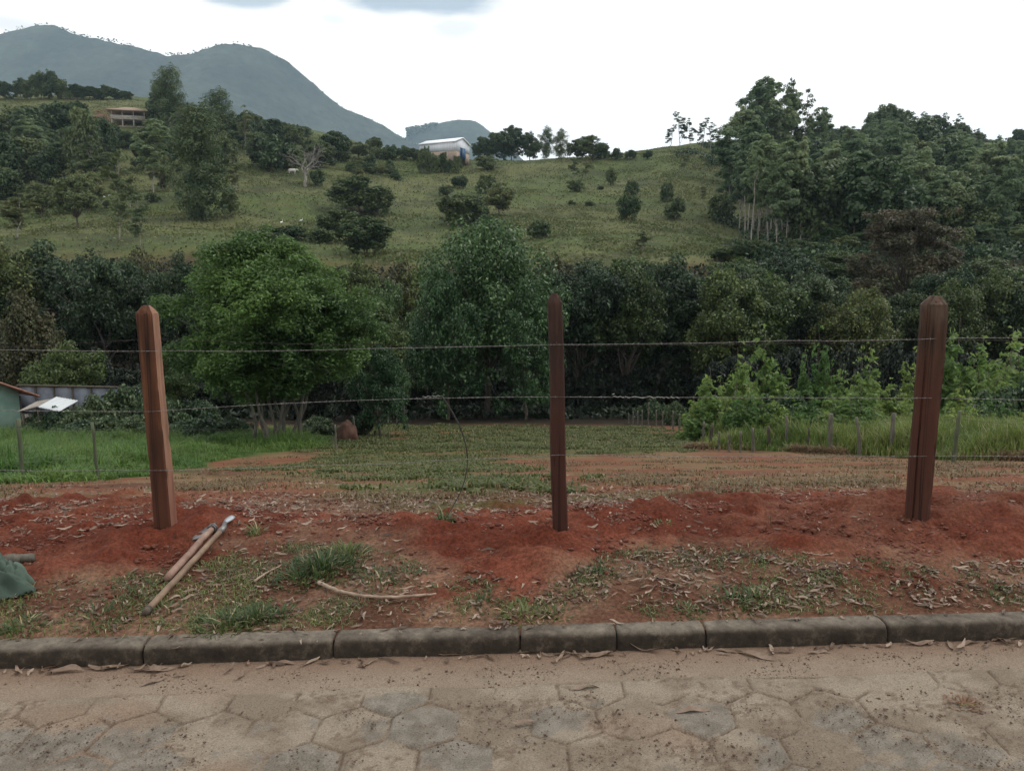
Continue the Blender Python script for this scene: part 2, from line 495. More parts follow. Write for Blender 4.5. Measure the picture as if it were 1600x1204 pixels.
def at(px, D):
    """ground point in photo column px at distance D"""
    u = (px - 800) / 1200
    x = D * u / .99
    return float(x), float(D), float(height(x, D))

def zpx(D, py):
    return float(zrow(D, py))

def poly_sd(P, X, Y):
    """signed distance to polygon (positive inside)"""
    d = np.full(X.shape, 1e9); inside = np.zeros(X.shape, bool)
    n = len(P)
    for i in range(n):
        x0, y0 = P[i]; x1, y1 = P[(i + 1) % n]
        ex, ey = x1 - x0, y1 - y0
        t = np.clip(((X - x0) * ex + (Y - y0) * ey) / (ex * ex + ey * ey + 1e-12), 0, 1)
        d = np.minimum(d, (X - x0 - t * ex) ** 2 + (Y - y0 - t * ey) ** 2)
        c = ((y0 > Y) != (y1 > Y)) & (X < ex * (Y - y0) / (ey if abs(ey) > 1e-12 else 1e-12) + x0)
        inside ^= c
    d = np.sqrt(d)
    return np.where(inside, d, -d)

def gpoly(pts):
    r = []
    for p in pts:
        g = ray_ground(*p)
        r.append((g[0], g[1]))
    return r

PG = {}
PG['red_a'] = gpoly([(-150, 800), (-150, 890), (100, 902), (240, 898), (330, 862), (420, 838), (470, 812), (400, 795), (330, 788), (190, 775), (60, 782), (0, 790)])
PG['red_b'] = gpoly([(430, 808), (640, 798), (850, 784), (1050, 780), (1250, 768), (1420, 771), (1750, 776), (1750, 898), (1450, 898), (1200, 862), (1050, 850), (930, 880), (850, 930), (720, 925), (640, 868), (560, 838)])
PG['green'] = gpoly([(430, 735), (500, 700), (540, 672), (600, 664), (1050, 668), (1095, 705), (960, 710), (790, 712), (780, 745), (800, 775), (720, 786), (640, 770), (560, 745)])
PG['bright'] = gpoly([(-260, 762), (0, 757), (140, 752), (250, 742), (330, 722), (400, 708), (520, 700), (530, 672), (200, 672), (-260, 680)])
STK = [at(px, D)[:2] for px, D in ((1110, 24.5), (1200, 23.5), (1300, 22), (1400, 20.5), (1500, 18), (1640, 16.5), (1800, 16))]
PG['tall'] = STK + [at(1900, 16)[:2], at(1900, 36)[:2], at(1300, 36)[:2], at(1060, 44)[:2], at(1085, 33)[:2]]
PG['weeds'] = gpoly([(-100, 1000), (240, 990), (500, 975), (830, 968), (860, 925), (700, 895), (560, 850), (420, 845), (330, 880), (150, 920), (-100, 940)])
PG['litter'] = gpoly([(820, 962), (1200, 955), (1750, 945), (1750, 888), (1450, 888), (1250, 870), (1050, 848), (900, 870), (830, 930)])
PG['bank'] = gpoly([(150, 196), (205, 200), (200, 172), (152, 172)])
PG['darkpasture'] = gpoly([(980, 410), (1200, 410), (1180, 300), (1100, 260), (1010, 300)])

def pin(name, X, Y, soft=.15, jit=.25, seed=40, sc=.5):
    """0..1 membership with a ragged natural edge"""
    s = poly_sd(PG[name], X, Y) + (fbm(X / sc, Y / sc, seed, 4) - .5) * jit * 2
    return sstep(-soft, soft, s)

# ground sheet, one mesh from the kerb to beyond the mountains
ts = [3.27]
while ts[-1] < 4300:
    t = ts[-1]
    f = .0026 if t < 7 else (.0045 if t < 14 else (.012 if t < 60 else (.009 if t < 345 else .05)))
    ts.append(t * (1 + f))
ts = np.array(ts)
aa = np.concatenate([-np.geomspace(2.2, .98, 30), np.arange(-.96, .9601, .0028), np.geomspace(.98, 2.2, 30)])
TT, AA = np.meshgrid(ts, aa, indexing='ij')
sk = SKEW * np.clip(1.2 - TT / 30, 0, 1)
GY = TT / (1 - sk * AA); GX = GY * AA
GX, GY = GX.ravel(), GY.ravel()
GZ = height(GX, GY)
nearm = GY < 9
xn, yn = GX[nearm], GY[nearm]
w_red = np.zeros(len(GX)); w_red[nearm] = np.maximum(pin('red_a', xn, yn, .22, .38, 40, .3), pin('red_b', xn, yn, .22, .38, 40, .3))
soft_v = sstep(3.36, 3.55, yn - SKEW * xn)
clod = fbm(xn / .10, yn / .10, 61, 4, .6); clod2 = fbm(xn / .30, yn / .25, 66, 3)
fine = fbm(xn / .035, yn / .035, 71, 3)
GZ[nearm] += soft_v * (1 - sstep(7, 9, yn)) * ((clod - .5) * (.018 + .050 * w_red[nearm]) + np.maximum(clod2 - .52, 0) * .22 * w_red[nearm] + (fine - .5) * .010)
# planting pits round the new posts
for (x, y) in POST_XY:
    r = np.hypot(xn - x, yn - y)
    GZ[nearm] += .03 * np.exp(-((r - .24) / .08) ** 2) * fbm(xn / .12, yn / .12, 75, 2) - .025 * np.exp(-(r / .14) ** 2)

C_brown = np.array((.098, .048, .031)); C_tan = np.array((.155, .092, .062)); C_red = np.array((.092, .025, .0145)); C_redl = np.array((.125, .042, .026))
C_dry = np.array((.145, .062, .038)); C_dryg = np.array((.140, .092, .052)); C_green = np.array((.062, .080, .030)); C_past = np.array((.070, .094, .034))
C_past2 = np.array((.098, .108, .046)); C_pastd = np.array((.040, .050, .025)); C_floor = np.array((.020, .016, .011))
def mixc(a, b, w):
    return a * (1 - w[:, None]) + b * w[:, None]
n1 = fbm(GX / .35, GY / .3, 80, 4); n2 = fbm(GX / 1.5, GY / 1.2, 84, 4); n3 = fbm(GX / 9, GY / 8, 88, 4); n4 = fbm(GX / 30, GY / 22, 92, 4); n5 = fbm(GX / 2.2, GY / 2.0, 96, 4)
col = mixc(np.tile(C_brown, (len(GX), 1)), C_tan, sstep(.40, .66, n1))
wd = sstep(5.0, 6.2, GY - SKEW * GX)
dry = mixc(np.tile(C_dry, (len(GX), 1)), C_dryg, sstep(.42, .62, n2))
dry = mixc(dry, C_brown * .8, sstep(.58, .74, n5) * .7)
col = mixc(col, dry, wd)
col = mixc(col, mixc(np.tile(C_red, (len(GX), 1)), C_redl, sstep(.42, .70, n1)), np.clip(w_red, 0, 1) * (.75 + .25 * sstep(.3, .5, n2)))
mm = (GY > 5) & (GY < 70)
wg = np.zeros(len(GX))
wg[mm] = pin('green', GX[mm], GY[mm], .9, 2.2, 50, 1.6)
gm = wg * (.25 + .60 * sstep(.36, .60, n2))
col = mixc(col, C_green, gm)
wb = np.zeros(len(GX)); wb[mm] = np.maximum(pin('bright', GX[mm], GY[mm], .3, .6, 52, 1.0), pin('tall', GX[mm], GY[mm], .3, .6, 54, 1.0))
col = mixc(col, np.array((.06, .085, .025)), wb)
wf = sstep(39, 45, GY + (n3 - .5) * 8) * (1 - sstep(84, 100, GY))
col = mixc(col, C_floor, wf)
wide = (1 - sstep(14, 17, GY)) * 0
side = sstep(.0, 3.0, np.abs(GX) - (9 + GY * .55)) * sstep(15, 22, GY) * (1 - sstep(40, 50, GY))
col = mixc(col, np.array((.07, .10, .03)), side)
hillw = sstep(84, 100, GY)
pc = mixc(np.tile(C_past, (len(GX), 1)), C_past2, sstep(.40, .62, n4))
pc = mixc(pc, C_pastd, sstep(.52, .72, n3) * .8)
pc = mixc(pc, C_pastd * 1.15, sstep(.50, .72, n5) * .6)
trk = GZ / 2.4 + (fbm(GX / 30, GY / 30, 101, 3) - .5) * 3.0
trk = np.exp(-(((trk - np.floor(trk)) - .5) / .045) ** 2) * sstep(.45, .60, fbm(GX / 22, GY / 16, 104, 3))
pc = mixc(pc, np.array((.115, .088, .052)), trk * .55)          # cattle tracks along the contours
mh = GY > 80
wdp = np.zeros(len(GX)); wdp[mh] = pin('darkpasture', GX[mh], GY[mh], 10, 14, 56, 12.)
pc = mixc(pc, C_pastd, wdp * .35)
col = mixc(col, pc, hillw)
wbk = np.zeros(len(GX)); wbk[mh] = pin('bank', GX[mh], GY[mh], 1.5, 2.5, 58, 4.)
col = mixc(col, np.array((.115, .055, .042)), wbk)
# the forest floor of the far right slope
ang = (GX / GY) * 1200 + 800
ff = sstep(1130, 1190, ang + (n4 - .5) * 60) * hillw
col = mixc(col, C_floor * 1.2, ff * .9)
col *= (1 + (fbm(GX / .06, GY / .06, 99, 2) - .5) * .25 * (GY < 9))[:, None]

m, t, b, o = new_mat('ground')
at_ = N(t, 'ShaderNodeAttribute', attribute_name='Col')
nf = noise_node(t, 55, 6, rough=.7); nm = noise_node(t, 1.3, 6, rough=.7)
mx = N(t, 'ShaderNodeMix', data_type='RGBA', blend_type='MULTIPLY'); mx.inputs[0].default_value = 1
t.links.new(at_.outputs['Color'], mx.inputs[6]); t.links.new(ramp(t, nf, [(.32, (.50, .48, .46)), (.5, (.95, .95, .95)), (.68, (1.55, 1.5, 1.45))]), mx.inputs[7])
mx2 = N(t, 'ShaderNodeMix', data_type='RGBA', blend_type='MULTIPLY'); mx2.inputs[0].default_value = 1
t.links.new(mx.outputs[2], mx2.inputs[6]); t.links.new(ramp(t, nm, [(.3, (.72, .74, .72)), (.7, (1.25, 1.22, 1.2))]), mx2.inputs[7])
t.links.new(mx2.outputs[2], b.inputs['Base Color']); b.inputs['Roughness'].default_value = .95; b.inputs['Specular IOR Level'].default_value = .1
bump(t, b, nf, .55, .012)
M['ground'] = m
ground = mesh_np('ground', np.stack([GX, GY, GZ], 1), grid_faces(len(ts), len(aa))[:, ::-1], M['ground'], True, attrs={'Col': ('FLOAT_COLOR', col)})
tag(ground, 'red soil lot falling to a valley with a grassy hillside beyond', 'ground', kind='structure')

# ------------------------------------------------------------------ road: hexagonal pavers half buried in dust
def hexcell(x, y, w):
    # pointy rows, flat to flat width w
    h = w * math.sqrt(3)
    ax, ay = np.round(x / w) * w, np.round(y / h) * h
    bx, by = (np.floor(x / w) + .5) * w, (np.floor(y / h) + .5) * h
    da = (x - ax) ** 2 + (y - ay) ** 2; db = (x - bx) ** 2 + (y - by) ** 2
    k = da < db
    cx, cy = np.where(k, ax, bx), np.where(k, ay, by)
    dx, dy = np.abs(x - cx), np.abs(y - cy)
    d = np.maximum(dx, dx * .5 + dy * .8660)
    return cx, cy, w / 2 - d        # distance to the border
xs = np.arange(-5.2, 5.2, .0085); ys = np.arange(.6, 3.30, .0085)
RX, TR = np.meshgrid(xs, ys)
RX, TR = RX.ravel(), TR.ravel()
RY = TR + SKEW * RX
wx = RX + (fbm(RX / .2, RY / .2, 110, 2) - .5) * .03; wy = TR + (fbm(RX / .2, RY / .2, 112, 2) - .5) * .03
cx, cy, bd = hexcell(wx + .07, wy + .02, .262)
hid = vnoise(cx * 7.7 + 3, cy * 9.1 + 8, 114)                 # each stone sits at its own level
hid2 = vnoise(cx * 5.1 + 31, cy * 6.3 + 8, 118)
stone_h = (hid - .5) * .020 + (hid2 - .5) * .04 * (wx - cx) - .012 * (1 - sstep(0, .014, bd)) + (fbm(RX / .03, RY / .03, 116, 3) - .5) * .0022
dirt_h = (fbm(RX / .33, RY / .25, 120, 3) - .46) * .020 + (fbm(RX / .05, RY / .04, 124, 4, .6) - .5) * .0065 - .0012 + .013 * sstep(2.72, 2.98, TR)
joint = (1 - sstep(.0015, .007, bd + (fbm(RX / .02, RY / .02, 158, 2) - .5) * .008))
dirt_h = dirt_h - joint * .007 * sstep(.38, .52, fbm(RX / .15, RY / .15, 128, 2))
rz_ = np.maximum(stone_h, dirt_h)
stone = sstep(-.0012, .0022, stone_h - dirt_h)
edge = 2.965 + (fbm(RX / .4, RX * 0, 130, 3) - .5) * .07
gut = sstep(edge - .008, edge + .008, TR)                  # smooth mortar gutter beside the kerb
gut_h = .004 + (fbm(RX / .5, RY / .3, 132, 3) - .5) * .012 + (fbm(RX / .02, RY / .02, 134, 2) - .5) * .0016
rz_ = rz_ * (1 - gut) + gut_h * gut
crack = np.exp(-((TR - edge) / .006) ** 2) * sstep(.42, .6, fbm(RX / .25, RX * 0 + 5, 136, 2))
rz_ -= crack * .008
stone = stone * (1 - gut)
A = np.array
rc = .74 * mixc(np.tile(A((.235, .190, .145)), (len(RX), 1)), A((.32, .268, .21)), sstep(.35, .65, fbm(RX / .16, RY / .12, 140, 4)))
rc = mixc(rc, A((.21, .145, .105)), sstep(.50, .72, fbm(RX / .6, RY / .4, 144, 3)) * .6)
rc = mixc(rc, mixc(np.tile(A((.165, .148, .124)), (len(RX), 1)), A((.225, .202, .172)), sstep(.35, .65, fbm(RX / .04, RY / .04, 148, 3))) * .85, stone * .9)
rc = mixc(rc, A((.215, .168, .128)), gut * .7)
rc = mixc(rc, A((.17, .108, .076)), gut * sstep(3.02, 3.22, TR) * .7)
jl = joint * (1 - gut) * sstep(.38, .52, fbm(RX / .15, RY / .15, 128, 2))
grit = sstep(.50, .66, fbm(RX / .020, RY / .016, 152, 2)) * sstep(.40, .60, fbm(RX / .18, RY / .13, 155, 3)) * (1 - gut * .8) * (1 - stone * .6)
rc = mixc(rc, A((.115, .082, .06)), grit * .65)
rc = mixc(rc, A((.10, .072, .052)), np.clip(jl + crack, 0, 1) * .75)
m, t, b, o = new_mat('road')
at_ = N(t, 'ShaderNodeAttribute', attribute_name='Col')
nf = noise_node(t, 160, 5, rough=.75)
mx = N(t, 'ShaderNodeMix', data_type='RGBA', blend_type='MULTIPLY'); mx.inputs[0].default_value = 1
t.links.new(at_.outputs['Color'], mx.inputs[6]); t.links.new(ramp(t, nf, [(.32, (.50, .47, .44)), (.47, (.95, .95, .95)), (.66, (1.35, 1.33, 1.3))]), mx.inputs[7])
t.links.new(mx.outputs[2], b.inputs['Base Color']); b.inputs['Roughness'].default_value = .95; b.inputs['Specular IOR Level'].default_value = .15
bump(t, b, nf, .9, .006)
M['road'] = m
road = mesh_np('road', np.stack([RX, RY, rz_], 1), grid_faces(len(ys), len(xs)), M['road'], True, attrs={'Col': ('FLOAT_COLOR', rc)})
tag(road, 'dusty road of hexagonal grey pavers half buried in dirt', 'road', kind='structure')
# the road goes on to both sides and behind the camera
rb = []
for (x0, x1, t0, t1) in ((-70, -5.19, .6, 3.3), (5.19, 70, .6, 3.3), (-70, 70, -4.5, .6)):
    rb.append([(x0, t0 + SKEW * x0, -.006), (x1, t0 + SKEW * x1, -.006), (x1, t1 + SKEW * x1, -.006), (x0, t1 + SKEW * x0, -.006)])
m = simple_mat('road_far', (.22, .17, .125), (.33, .26, .20), scale=3)
o = mesh_np('road_continuation', A(rb).reshape(-1, 3), A([[0, 1, 2, 3], [4, 5, 6, 7], [8, 9, 10, 11]]), m); tag(o, 'dusty road running on past the frame', 'road', kind='structure')
m = simple_mat('verge_behind', (.10, .07, .045), (.12, .13, .05), scale=1)
o = mesh_np('verge', A([(-70, -60, .03), (70, -60, .03), (70, -4.5 + SKEW * 70, .03), (-70, -4.5 - SKEW * 70, .03)]), A([[0, 1, 2, 3]]), m); tag(o, 'earth verge on the near side of the road', 'verge', kind='structure')

# ------------------------------------------------------------------ kerb
m, t, b, o = new_mat('kerb_concrete')
f1 = noise_node(t, 13, 9, rough=.78); f2 = noise_node(t, 2.2, 5, rough=.6); c = N(t, 'ShaderNodeTexCoord'); sp = N(t, 'ShaderNodeSeparateXYZ')
t.links.new(c.outputs['Object'], sp.inputs[0])
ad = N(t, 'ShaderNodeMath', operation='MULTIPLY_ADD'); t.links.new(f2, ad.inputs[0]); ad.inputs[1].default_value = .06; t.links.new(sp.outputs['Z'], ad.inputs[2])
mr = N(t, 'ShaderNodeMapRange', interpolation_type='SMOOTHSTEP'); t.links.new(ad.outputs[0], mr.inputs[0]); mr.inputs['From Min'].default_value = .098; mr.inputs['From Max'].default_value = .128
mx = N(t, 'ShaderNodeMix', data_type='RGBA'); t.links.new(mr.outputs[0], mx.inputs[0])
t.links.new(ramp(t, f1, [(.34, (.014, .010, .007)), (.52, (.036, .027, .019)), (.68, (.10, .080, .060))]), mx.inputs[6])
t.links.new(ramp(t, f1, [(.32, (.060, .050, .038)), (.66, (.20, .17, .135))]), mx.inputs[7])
t.links.new(mx.outputs[2], b.inputs['Base Color']); b.inputs['Roughness'].default_value = .9; bump(t, b, f1, 1.0, .010)
M['kerb'] = m
kerb = empty('kerb', (0, 3.25, 0)); tag(kerb, 'row of worn grey kerbstones between road and red verge', 'kerb', kind='structure')
def kerb_x(px):
    g = zrow(1, 1000)
    # joints measured on the kerb's rounded upper edge
    u = (px - 800) / 1200
    x = u * 3.25 / .947
    for _ in range(4):
        x = u * (3.25 + SKEW * x) / .9475
    return x
joints = [kerb_x(p) for p in (-350, -70, 222, 520, 813, 963, 1103, 1385, 1670, 1950)]
n0 = 0
while joints[0] > -7.5: joints.insert(0, joints[0] - .83); n0 += 1
while joints[-1] < 7.5: joints.append(joints[-1] + .83)
prof = A([(0, -.06), (0, .045), (.003, .064), (.009, .077), (.020, .086), (.040, .090), (.075, .090), (.108, .089), (.112, -.06)])
for i in range(len(joints) - 1):
    x0, x1 = joints[i] + .003, joints[i + 1] - (.003 if i != 4 + n0 else .0005)
    n = 90
    xx = np.concatenate([[x0, x0 + .004], np.linspace(x0 + .012, x1 - .012, n), [x1 - .004, x1]])
    r = rng(300 + i); sl = r.normal(0, .003); off = r.normal(0, .003)
    V = []
    for q, x in enumerate(xx):
        endf = .010 if q in (0, len(xx) - 1) else (.003 if q in (1, len(xx) - 2) else 0)
        for j, (py_, pz_) in enumerate(prof):
            nzv = (vnoise(A(x * 9.), A(j * .9 + i * 7), 150) - .5) * .007 + (vnoise(A(x * 55.), A(j * 2.3 + i * 7), 151) - .5) * .006
            yy = py_ + 3.235 + SKEW * x + off + (endf if j < 5 else 0) + (nzv if j < 7 else 0)
            zz = pz_ + sl * (x - x0) - (endf if 2 < j < 8 else 0) + (nzv * .7 if 0 < j < 8 else 0)
            V.append((x, yy, zz))
    k = len(prof)
    F = grid_faces(len(xx), k)
    F = [F, A([list(range(k))]), A([list(range((len(xx) - 1) * k + k - 1, (len(xx) - 1) * k - 1, -1))])]
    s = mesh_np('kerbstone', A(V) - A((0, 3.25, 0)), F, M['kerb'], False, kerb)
    s.data.polygons.foreach_set('use_smooth', np.ones(len(s.data.polygons), bool)); s.data.set_sharp_from_angle(angle=math.radians(50))

xx = np.linspace(-7.4, 7.4, 60); V = []
for x in xx:
    for (py_, pz_) in ((.022, -.05), (.022, .050), (.10, .066), (.10, -.05)):
        V.append((x, 3.235 + SKEW * x + py_ - 3.25, pz_))
mesh_np('bedding', A(V), grid_faces(60, 4), simple_mat('dark_mortar', (.02, .016, .012), (.05, .04, .03), scale=20), False, kerb)
# ------------------------------------------------------------------ plants
def leaves_np(C, Nn, L, W, r, droop=0.0, fold=.18):
    """one small folded leaf (or sprig) per centre"""
    n = len(C)
    Nn = Nn / (np.linalg.norm(Nn, axis=1)[:, None] + 1e-9)
    ref = r.normal(size=(n, 3)); ref[:, 2] -= droop * 3
    t = np.cross(Nn, np.cross(ref, Nn)); t /= np.linalg.norm(t, axis=1)[:, None] + 1e-9
    bt = np.cross(Nn, t)
    L = L * (.6 + .8 * r.random(n)); W = W * (.6 + .8 * r.random(n))
    L, W = L[:, None] / 2, W[:, None] / 2
    V = np.stack([C + t * L, C + bt * W + Nn * W * fold * 2 + t * L * .15, C - t * L, C - bt * W + Nn * W * fold * 2 + t * L * .15], 1).reshape(-1, 3)
    F = np.arange(4 * n).reshape(-1, 4)
    return V, F

def ball_dirs(r, n, up=0.0):
    d = r.normal(size=(n, 3)); d[:, 2] += up; return d / np.linalg.norm(d, axis=1)[:, None]

def leafy(r, clumps, nsub, nleaf, L, W, subr=.45, droop=0, shell=.55, up=.45, flat=.8, dome=0.):
    """clumps (x,y,z,r) -> sub clumps -> leaves"""
    clumps = np.asarray(clumps, float)
    w = clumps[:, 3] ** 2; cnt = np.maximum(2, (nsub * w / w.mean()).astype(int))
    P, R, Q = [], [], []
    for (x, y, z, cr), k in zip(clumps, cnt):
        Q.append(np.tile([x, y, z - cr * .3], (k, 1)))
        d = ball_dirs(r, k, .25)
        rad = cr * (shell + (1 - shell) * r.random(k) ** .6) 
        P.append(np.array([x, y, z]) + d * rad[:, None] * np.array([1, 1, flat])); R.append(np.full(k, cr * subr) * (.7 + .6 * r.random(k)))
    P, R, Q = np.concatenate(P), np.concatenate(R), np.concatenate(Q)
    m = len(P)
    c2 = r.multinomial(nleaf, R ** 2 / (R ** 2).sum())
    idx = np.repeat(np.arange(m), c2); n = len(idx)
    d = ball_dirs(r, n, .35)
    rad = R[idx] * (.45 + .6 * r.random(n))
    C = P[idx] + d * rad[:, None] * np.array([1, 1, .72])
    Nn = d * .75 * (1 - dome) + r.normal(size=(n, 3)) * .45 + np.array([0, 0, up])
    if dome:
        dd = C - Q[idx]; Nn = Nn + dome * 1.3 * dd / (np.linalg.norm(dd, axis=1)[:, None] + 1e-6)
    return leaves_np(C, Nn, L, W, r, droop), P

def limb_pts(r, a, b, n=6, wob=.08, sag=.12):
    a, b = np.asarray(a, float), np.asarray(b, float)
    t = np.linspace(0, 1, n)[:, None]
    Ld = np.linalg.norm(b - a)
    p = a + (b - a) * t
    w = r.normal(size=(n, 3)) * wob * Ld; w[0] = 0; w[-1] = 0
    p = p + w * np.sin(np.pi * t); p[:, 2] += (np.sin(np.pi * t) * sag * Ld)[:, 0]
    return p

KINDS = {}
def make_tree(kind, var, name, trunk_mb, crownVF, mT, mC, H, Wd, crown_name='crown'):
    V, F = crownVF
    H = float(np.percentile(V[:, 2], 99.7)); Wd = float(np.percentile(np.hypot(V[:, 0] - V[:, 0].mean(), V[:, 1] - V[:, 1].mean()), 96)) * 2
    cm_ = mesh_np(crown_name, V, F, mC, link=False).data
    tm_ = trunk_mb.build('trunk', mT, link=False, smooth=True).data if trunk_mb is not None else None
    KINDS.setdefault(kind, []).append((name, tm_, cm_, H, Wd, crown_name))

def put_tree(kind, xyz, H, Wd=None, rz=None, label=None, group=None, cat='tree', var=None, sink=.1, r=random.Random(5)):
    vs = KINDS[kind]
    name, tm_, cm_, H0, W0, cn = vs[r.randrange(len(vs)) if var is None else var % len(vs)]
    root = empty(name, (xyz[0], xyz[1], xyz[2] - sink), r.random() * 6.28 if rz is None else rz)
    tag(root, label, cat, group)
    s = H / H0; sx = s if Wd is None else Wd / W0
    root.scale = (sx, sx, s)
    if tm_ is not None:
        a = bpy.data.objects.new('trunk', tm_); COL.objects.link(a); a.parent = root
    c = bpy.data.objects.new(cn, cm_); COL.objects.link(c); c.parent = root
    return root

# --- broadleaf forest tree
def broad(seed, H=12., Wd=9., nl=24000, L=.27, Wl=.17, z0=.20, mat='broad', kind='broad', nc=22, name='broadleaf_tree', ax=1.0, low=False):
    r = rng(seed); cz = H * (z0 + (1 - z0) * .5); hz = H * (1 - z0) * .5
    cl = []
    for i in range(nc):
        d = ball_dirs(r, 1, .15)[0]; f = .45 + .38 * r.random()
        cr = Wd * (.13 + .09 * r.random())
        cl.append((d[0] * Wd * .5 * f, d[1] * Wd * .5 * f, cz + d[2] * (hz - cr * .7) * (.55 + .45 * r.random()), cr))
    cl.append((0, 0, H - Wd * .17, Wd * .17)); cl.append((r.normal() * .5, r.normal() * .5, cz, Wd * .25))
    if low:
        for i in range(8):
            a = r.random() * 6.28; cl.append((math.cos(a) * Wd * .36, math.sin(a) * Wd * .36, H * (.12 + .2 * r.random()), Wd * .13))
    lv, P = leafy(r, cl, 11, nl, L, Wl)
    tb = MB(); fork = np.array([r.normal() * .2, r.normal() * .2, H * max(.22, z0)])
    tb.tube(limb_pts(r, (0, 0, -.4), fork, 6, .02, 0), np.linspace(H * .020, H * .014, 6), 8)
    for c in cl[:12]:
        p = limb_pts(r, fork - (0, 0, .1), c[:3], 6, .05, .08); tb.tube(p, np.linspace(H * .009, H * .002, 6), 5)
        for q in range(2):
            e = np.array(c[:3]) + r.normal(size=3) * c[3] * .7; tb.tube(limb_pts(r, p[3], e, 4, .05, .05), np.linspace(H * .004, H * .001, 4), 4)
    make_tree(kind, seed, name, tb, lv, M['bark'], M[mat], H, Wd)
for s, m_ in ((1, 'broad'), (2, 'broad2'), (3, 'broad3'), (4, 'broad'), (61, 'broad3'), (62, 'broad2')): broad(s, mat=m_)
broad(31, H=12.5, Wd=11, nl=42000, L=.26, Wl=.15, z0=.1, mat='glossy', kind='glossy', nc=34, name='broadleaf_tree', low=True)
broad(32, H=9, Wd=7.5, nl=22000, L=.22, Wl=.13, z0=.08, mat='glossy', kind='glossy_small', nc=22, low=True)
for s in (5, 6, 7): broad(s, H=7., Wd=6., nl=11000, L=.34, Wl=.26, z0=.08, mat='hill', kind='hilltree', nc=24, name='hillside_tree', low=True)
for s in (8, 9): broad(s, H=9., Wd=8., nl=15000, L=.26, Wl=.18, z0=.1, mat='brown', kind='brown', nc=18, name='brownish_tree', low=True)
broad(10, H=6., Wd=6., nl=15000, L=.2, Wl=.13, z0=.12, mat='yellow', kind='yellow', nc=16, name='yellowish_tree', low=True)

# --- big bright tree near the side fence: many thin stems, feathery crown reaching low
r = rng(77); H, Wd = 8.0, 7.0
cl = []
for i in range(105):
    d = ball_dirs(r, 1, .0)[0]; f = .5 + .40 * r.random(); cr = .58 + .45 * r.random()
    hz = 2.75
    z = 4.75 + d[2] * hz * (.7 + .3 * r.random()) - (.9 if abs(d[0]) > .75 and r.random() < .5 else 0)
    wz = 1.05 - .32 * max(0, (z - 4.8) / 3)
    cl.append((d[0] * 3.5 * f * wz, d[1] * 3.2 * f * wz, z, cr))
cl += [(0, 0, 6.9, .9), (.8, .3, 6.6, .8), (-1, .2, 6.4, .9), (0, 0, 4.8, 1.9), (.8, 0, 4.0, 1.4), (-.9, 0, 4.1, 1.4)]
lv, P = leafy(r, cl, 12, 150000, .125, .062, subr=.38, shell=.5, up=.55)
tb = MB()
for i in range(11):
    a = r.random() * 6.28; rr = .15 + .75 * r.random()
    b0 = np.array([math.cos(a) * rr, math.sin(a) * rr * .6, -.3]); c = cl[r.integers(0, 105)]
    mid = np.array([c[0] * .35 + b0[0], c[1] * .35 + b0[1], 2.2 + r.random()])
    tb.tube(limb_pts(r, b0, mid, 6, .03, 0), np.linspace(.055, .038, 6), 6); 
    for q in range(4):
        c = cl[r.integers(0, 105)]; tb.tube(limb_pts(r, mid, c[:3], 6, .05, .05), np.linspace(.03, .008, 6), 5)
make_tree('bright', 0, 'feathery_tree', tb, lv, simple_mat('greyish_bark', (.06, .055, .045), (.15, .14, .115), scale=5, vs=(3, 3, .5)), M['bright'], H, Wd)

# --- eucalyptus: pale straight trunk, crown of rounded clumps on the upper half
def euca(seed, H=18., Wd=5., base=.42, nl=11000, L=.44, Wl=.22, mat='euca', kind='euca', nc=19, name='eucalyptus_tree', conical=False):
    r = rng(seed); lean = r.normal(size=2) * (1.3 if kind == 'pole' else .5)
    cl = []
    for i in range(nc):
        f = i / (nc - 1); z = H * (base + (.95 - base) * f)
        prof_ = math.sin(math.pi * min(1, (.25 + .75 * f) ** (1.0 if conical else 1.3) * .97)) ** .6 * (.95 if f < .9 else .55)
        a = r.random() * 6.28; rr = Wd * .5 * .80 * prof_ * (.3 + .7 * r.random())
        cl.append((math.cos(a) * rr + lean[0] * f, math.sin(a) * rr + lean[1] * f, z, Wd * (.23 + .08 * r.random()) * (.6 + .4 * prof_)))
    lv, P = leafy(r, cl, 7, nl, L, Wl, subr=.50, droop=.4, shell=.50, up=.45, flat=1.1, dome=.7)
    tb = MB()
    p = limb_pts(r, (0, 0, -.4), (lean[0], lean[1], H * .93), 10, .006, 0)
    tb.tube(p, np.linspace(H * (.0085 if kind == 'pole' else .0062), H * .0016, 10), 7)
    for c in cl[:9]:
        zz = max(H * .3, c[2] - 1.6); k = min(9, int(zz / (H * .93) * 9)); tb.tube(limb_pts(r, p[k], c[:3], 4, .03, .02), np.linspace(H * .0035, H * .001, 4), 4)
    make_tree(kind, seed, name, tb, lv, M['palebark'], M[mat], H, Wd)
for s in (11, 12, 13, 14): euca(s)
for s in (15, 16): euca(s, base=.22, kind='euca_low', nc=24, Wd=6.0, nl=14000)
for s in (25, 26, 27): euca(s, base=.62, nl=3600, kind='pole', nc=8, Wd=3.6)
for s in (17, 18): euca(s, H=14., Wd=4.2, base=.30, nl=5000, L=.34, Wl=.13, mat='sparse', kind='sparse', nc=10, name='sparse_tree')
for s in (19, 20): euca(s, H=16., Wd=9., base=.12, nl=20000, L=.36, Wl=.17, mat='hill', kind='bigdark', nc=34, name='eucalyptus_tree')
for s in (21, 22): euca(s, H=16., Wd=3.6, base=.35, nl=2600, L=.4, Wl=.16, mat='hill', kind='thin', nc=9)
for s in (23, 24): broad(s, H=7., Wd=5.5, nl=8000, L=.30, Wl=.18, z0=.1, mat='sparse', kind='paleshrub', nc=16, name='pale_tree')

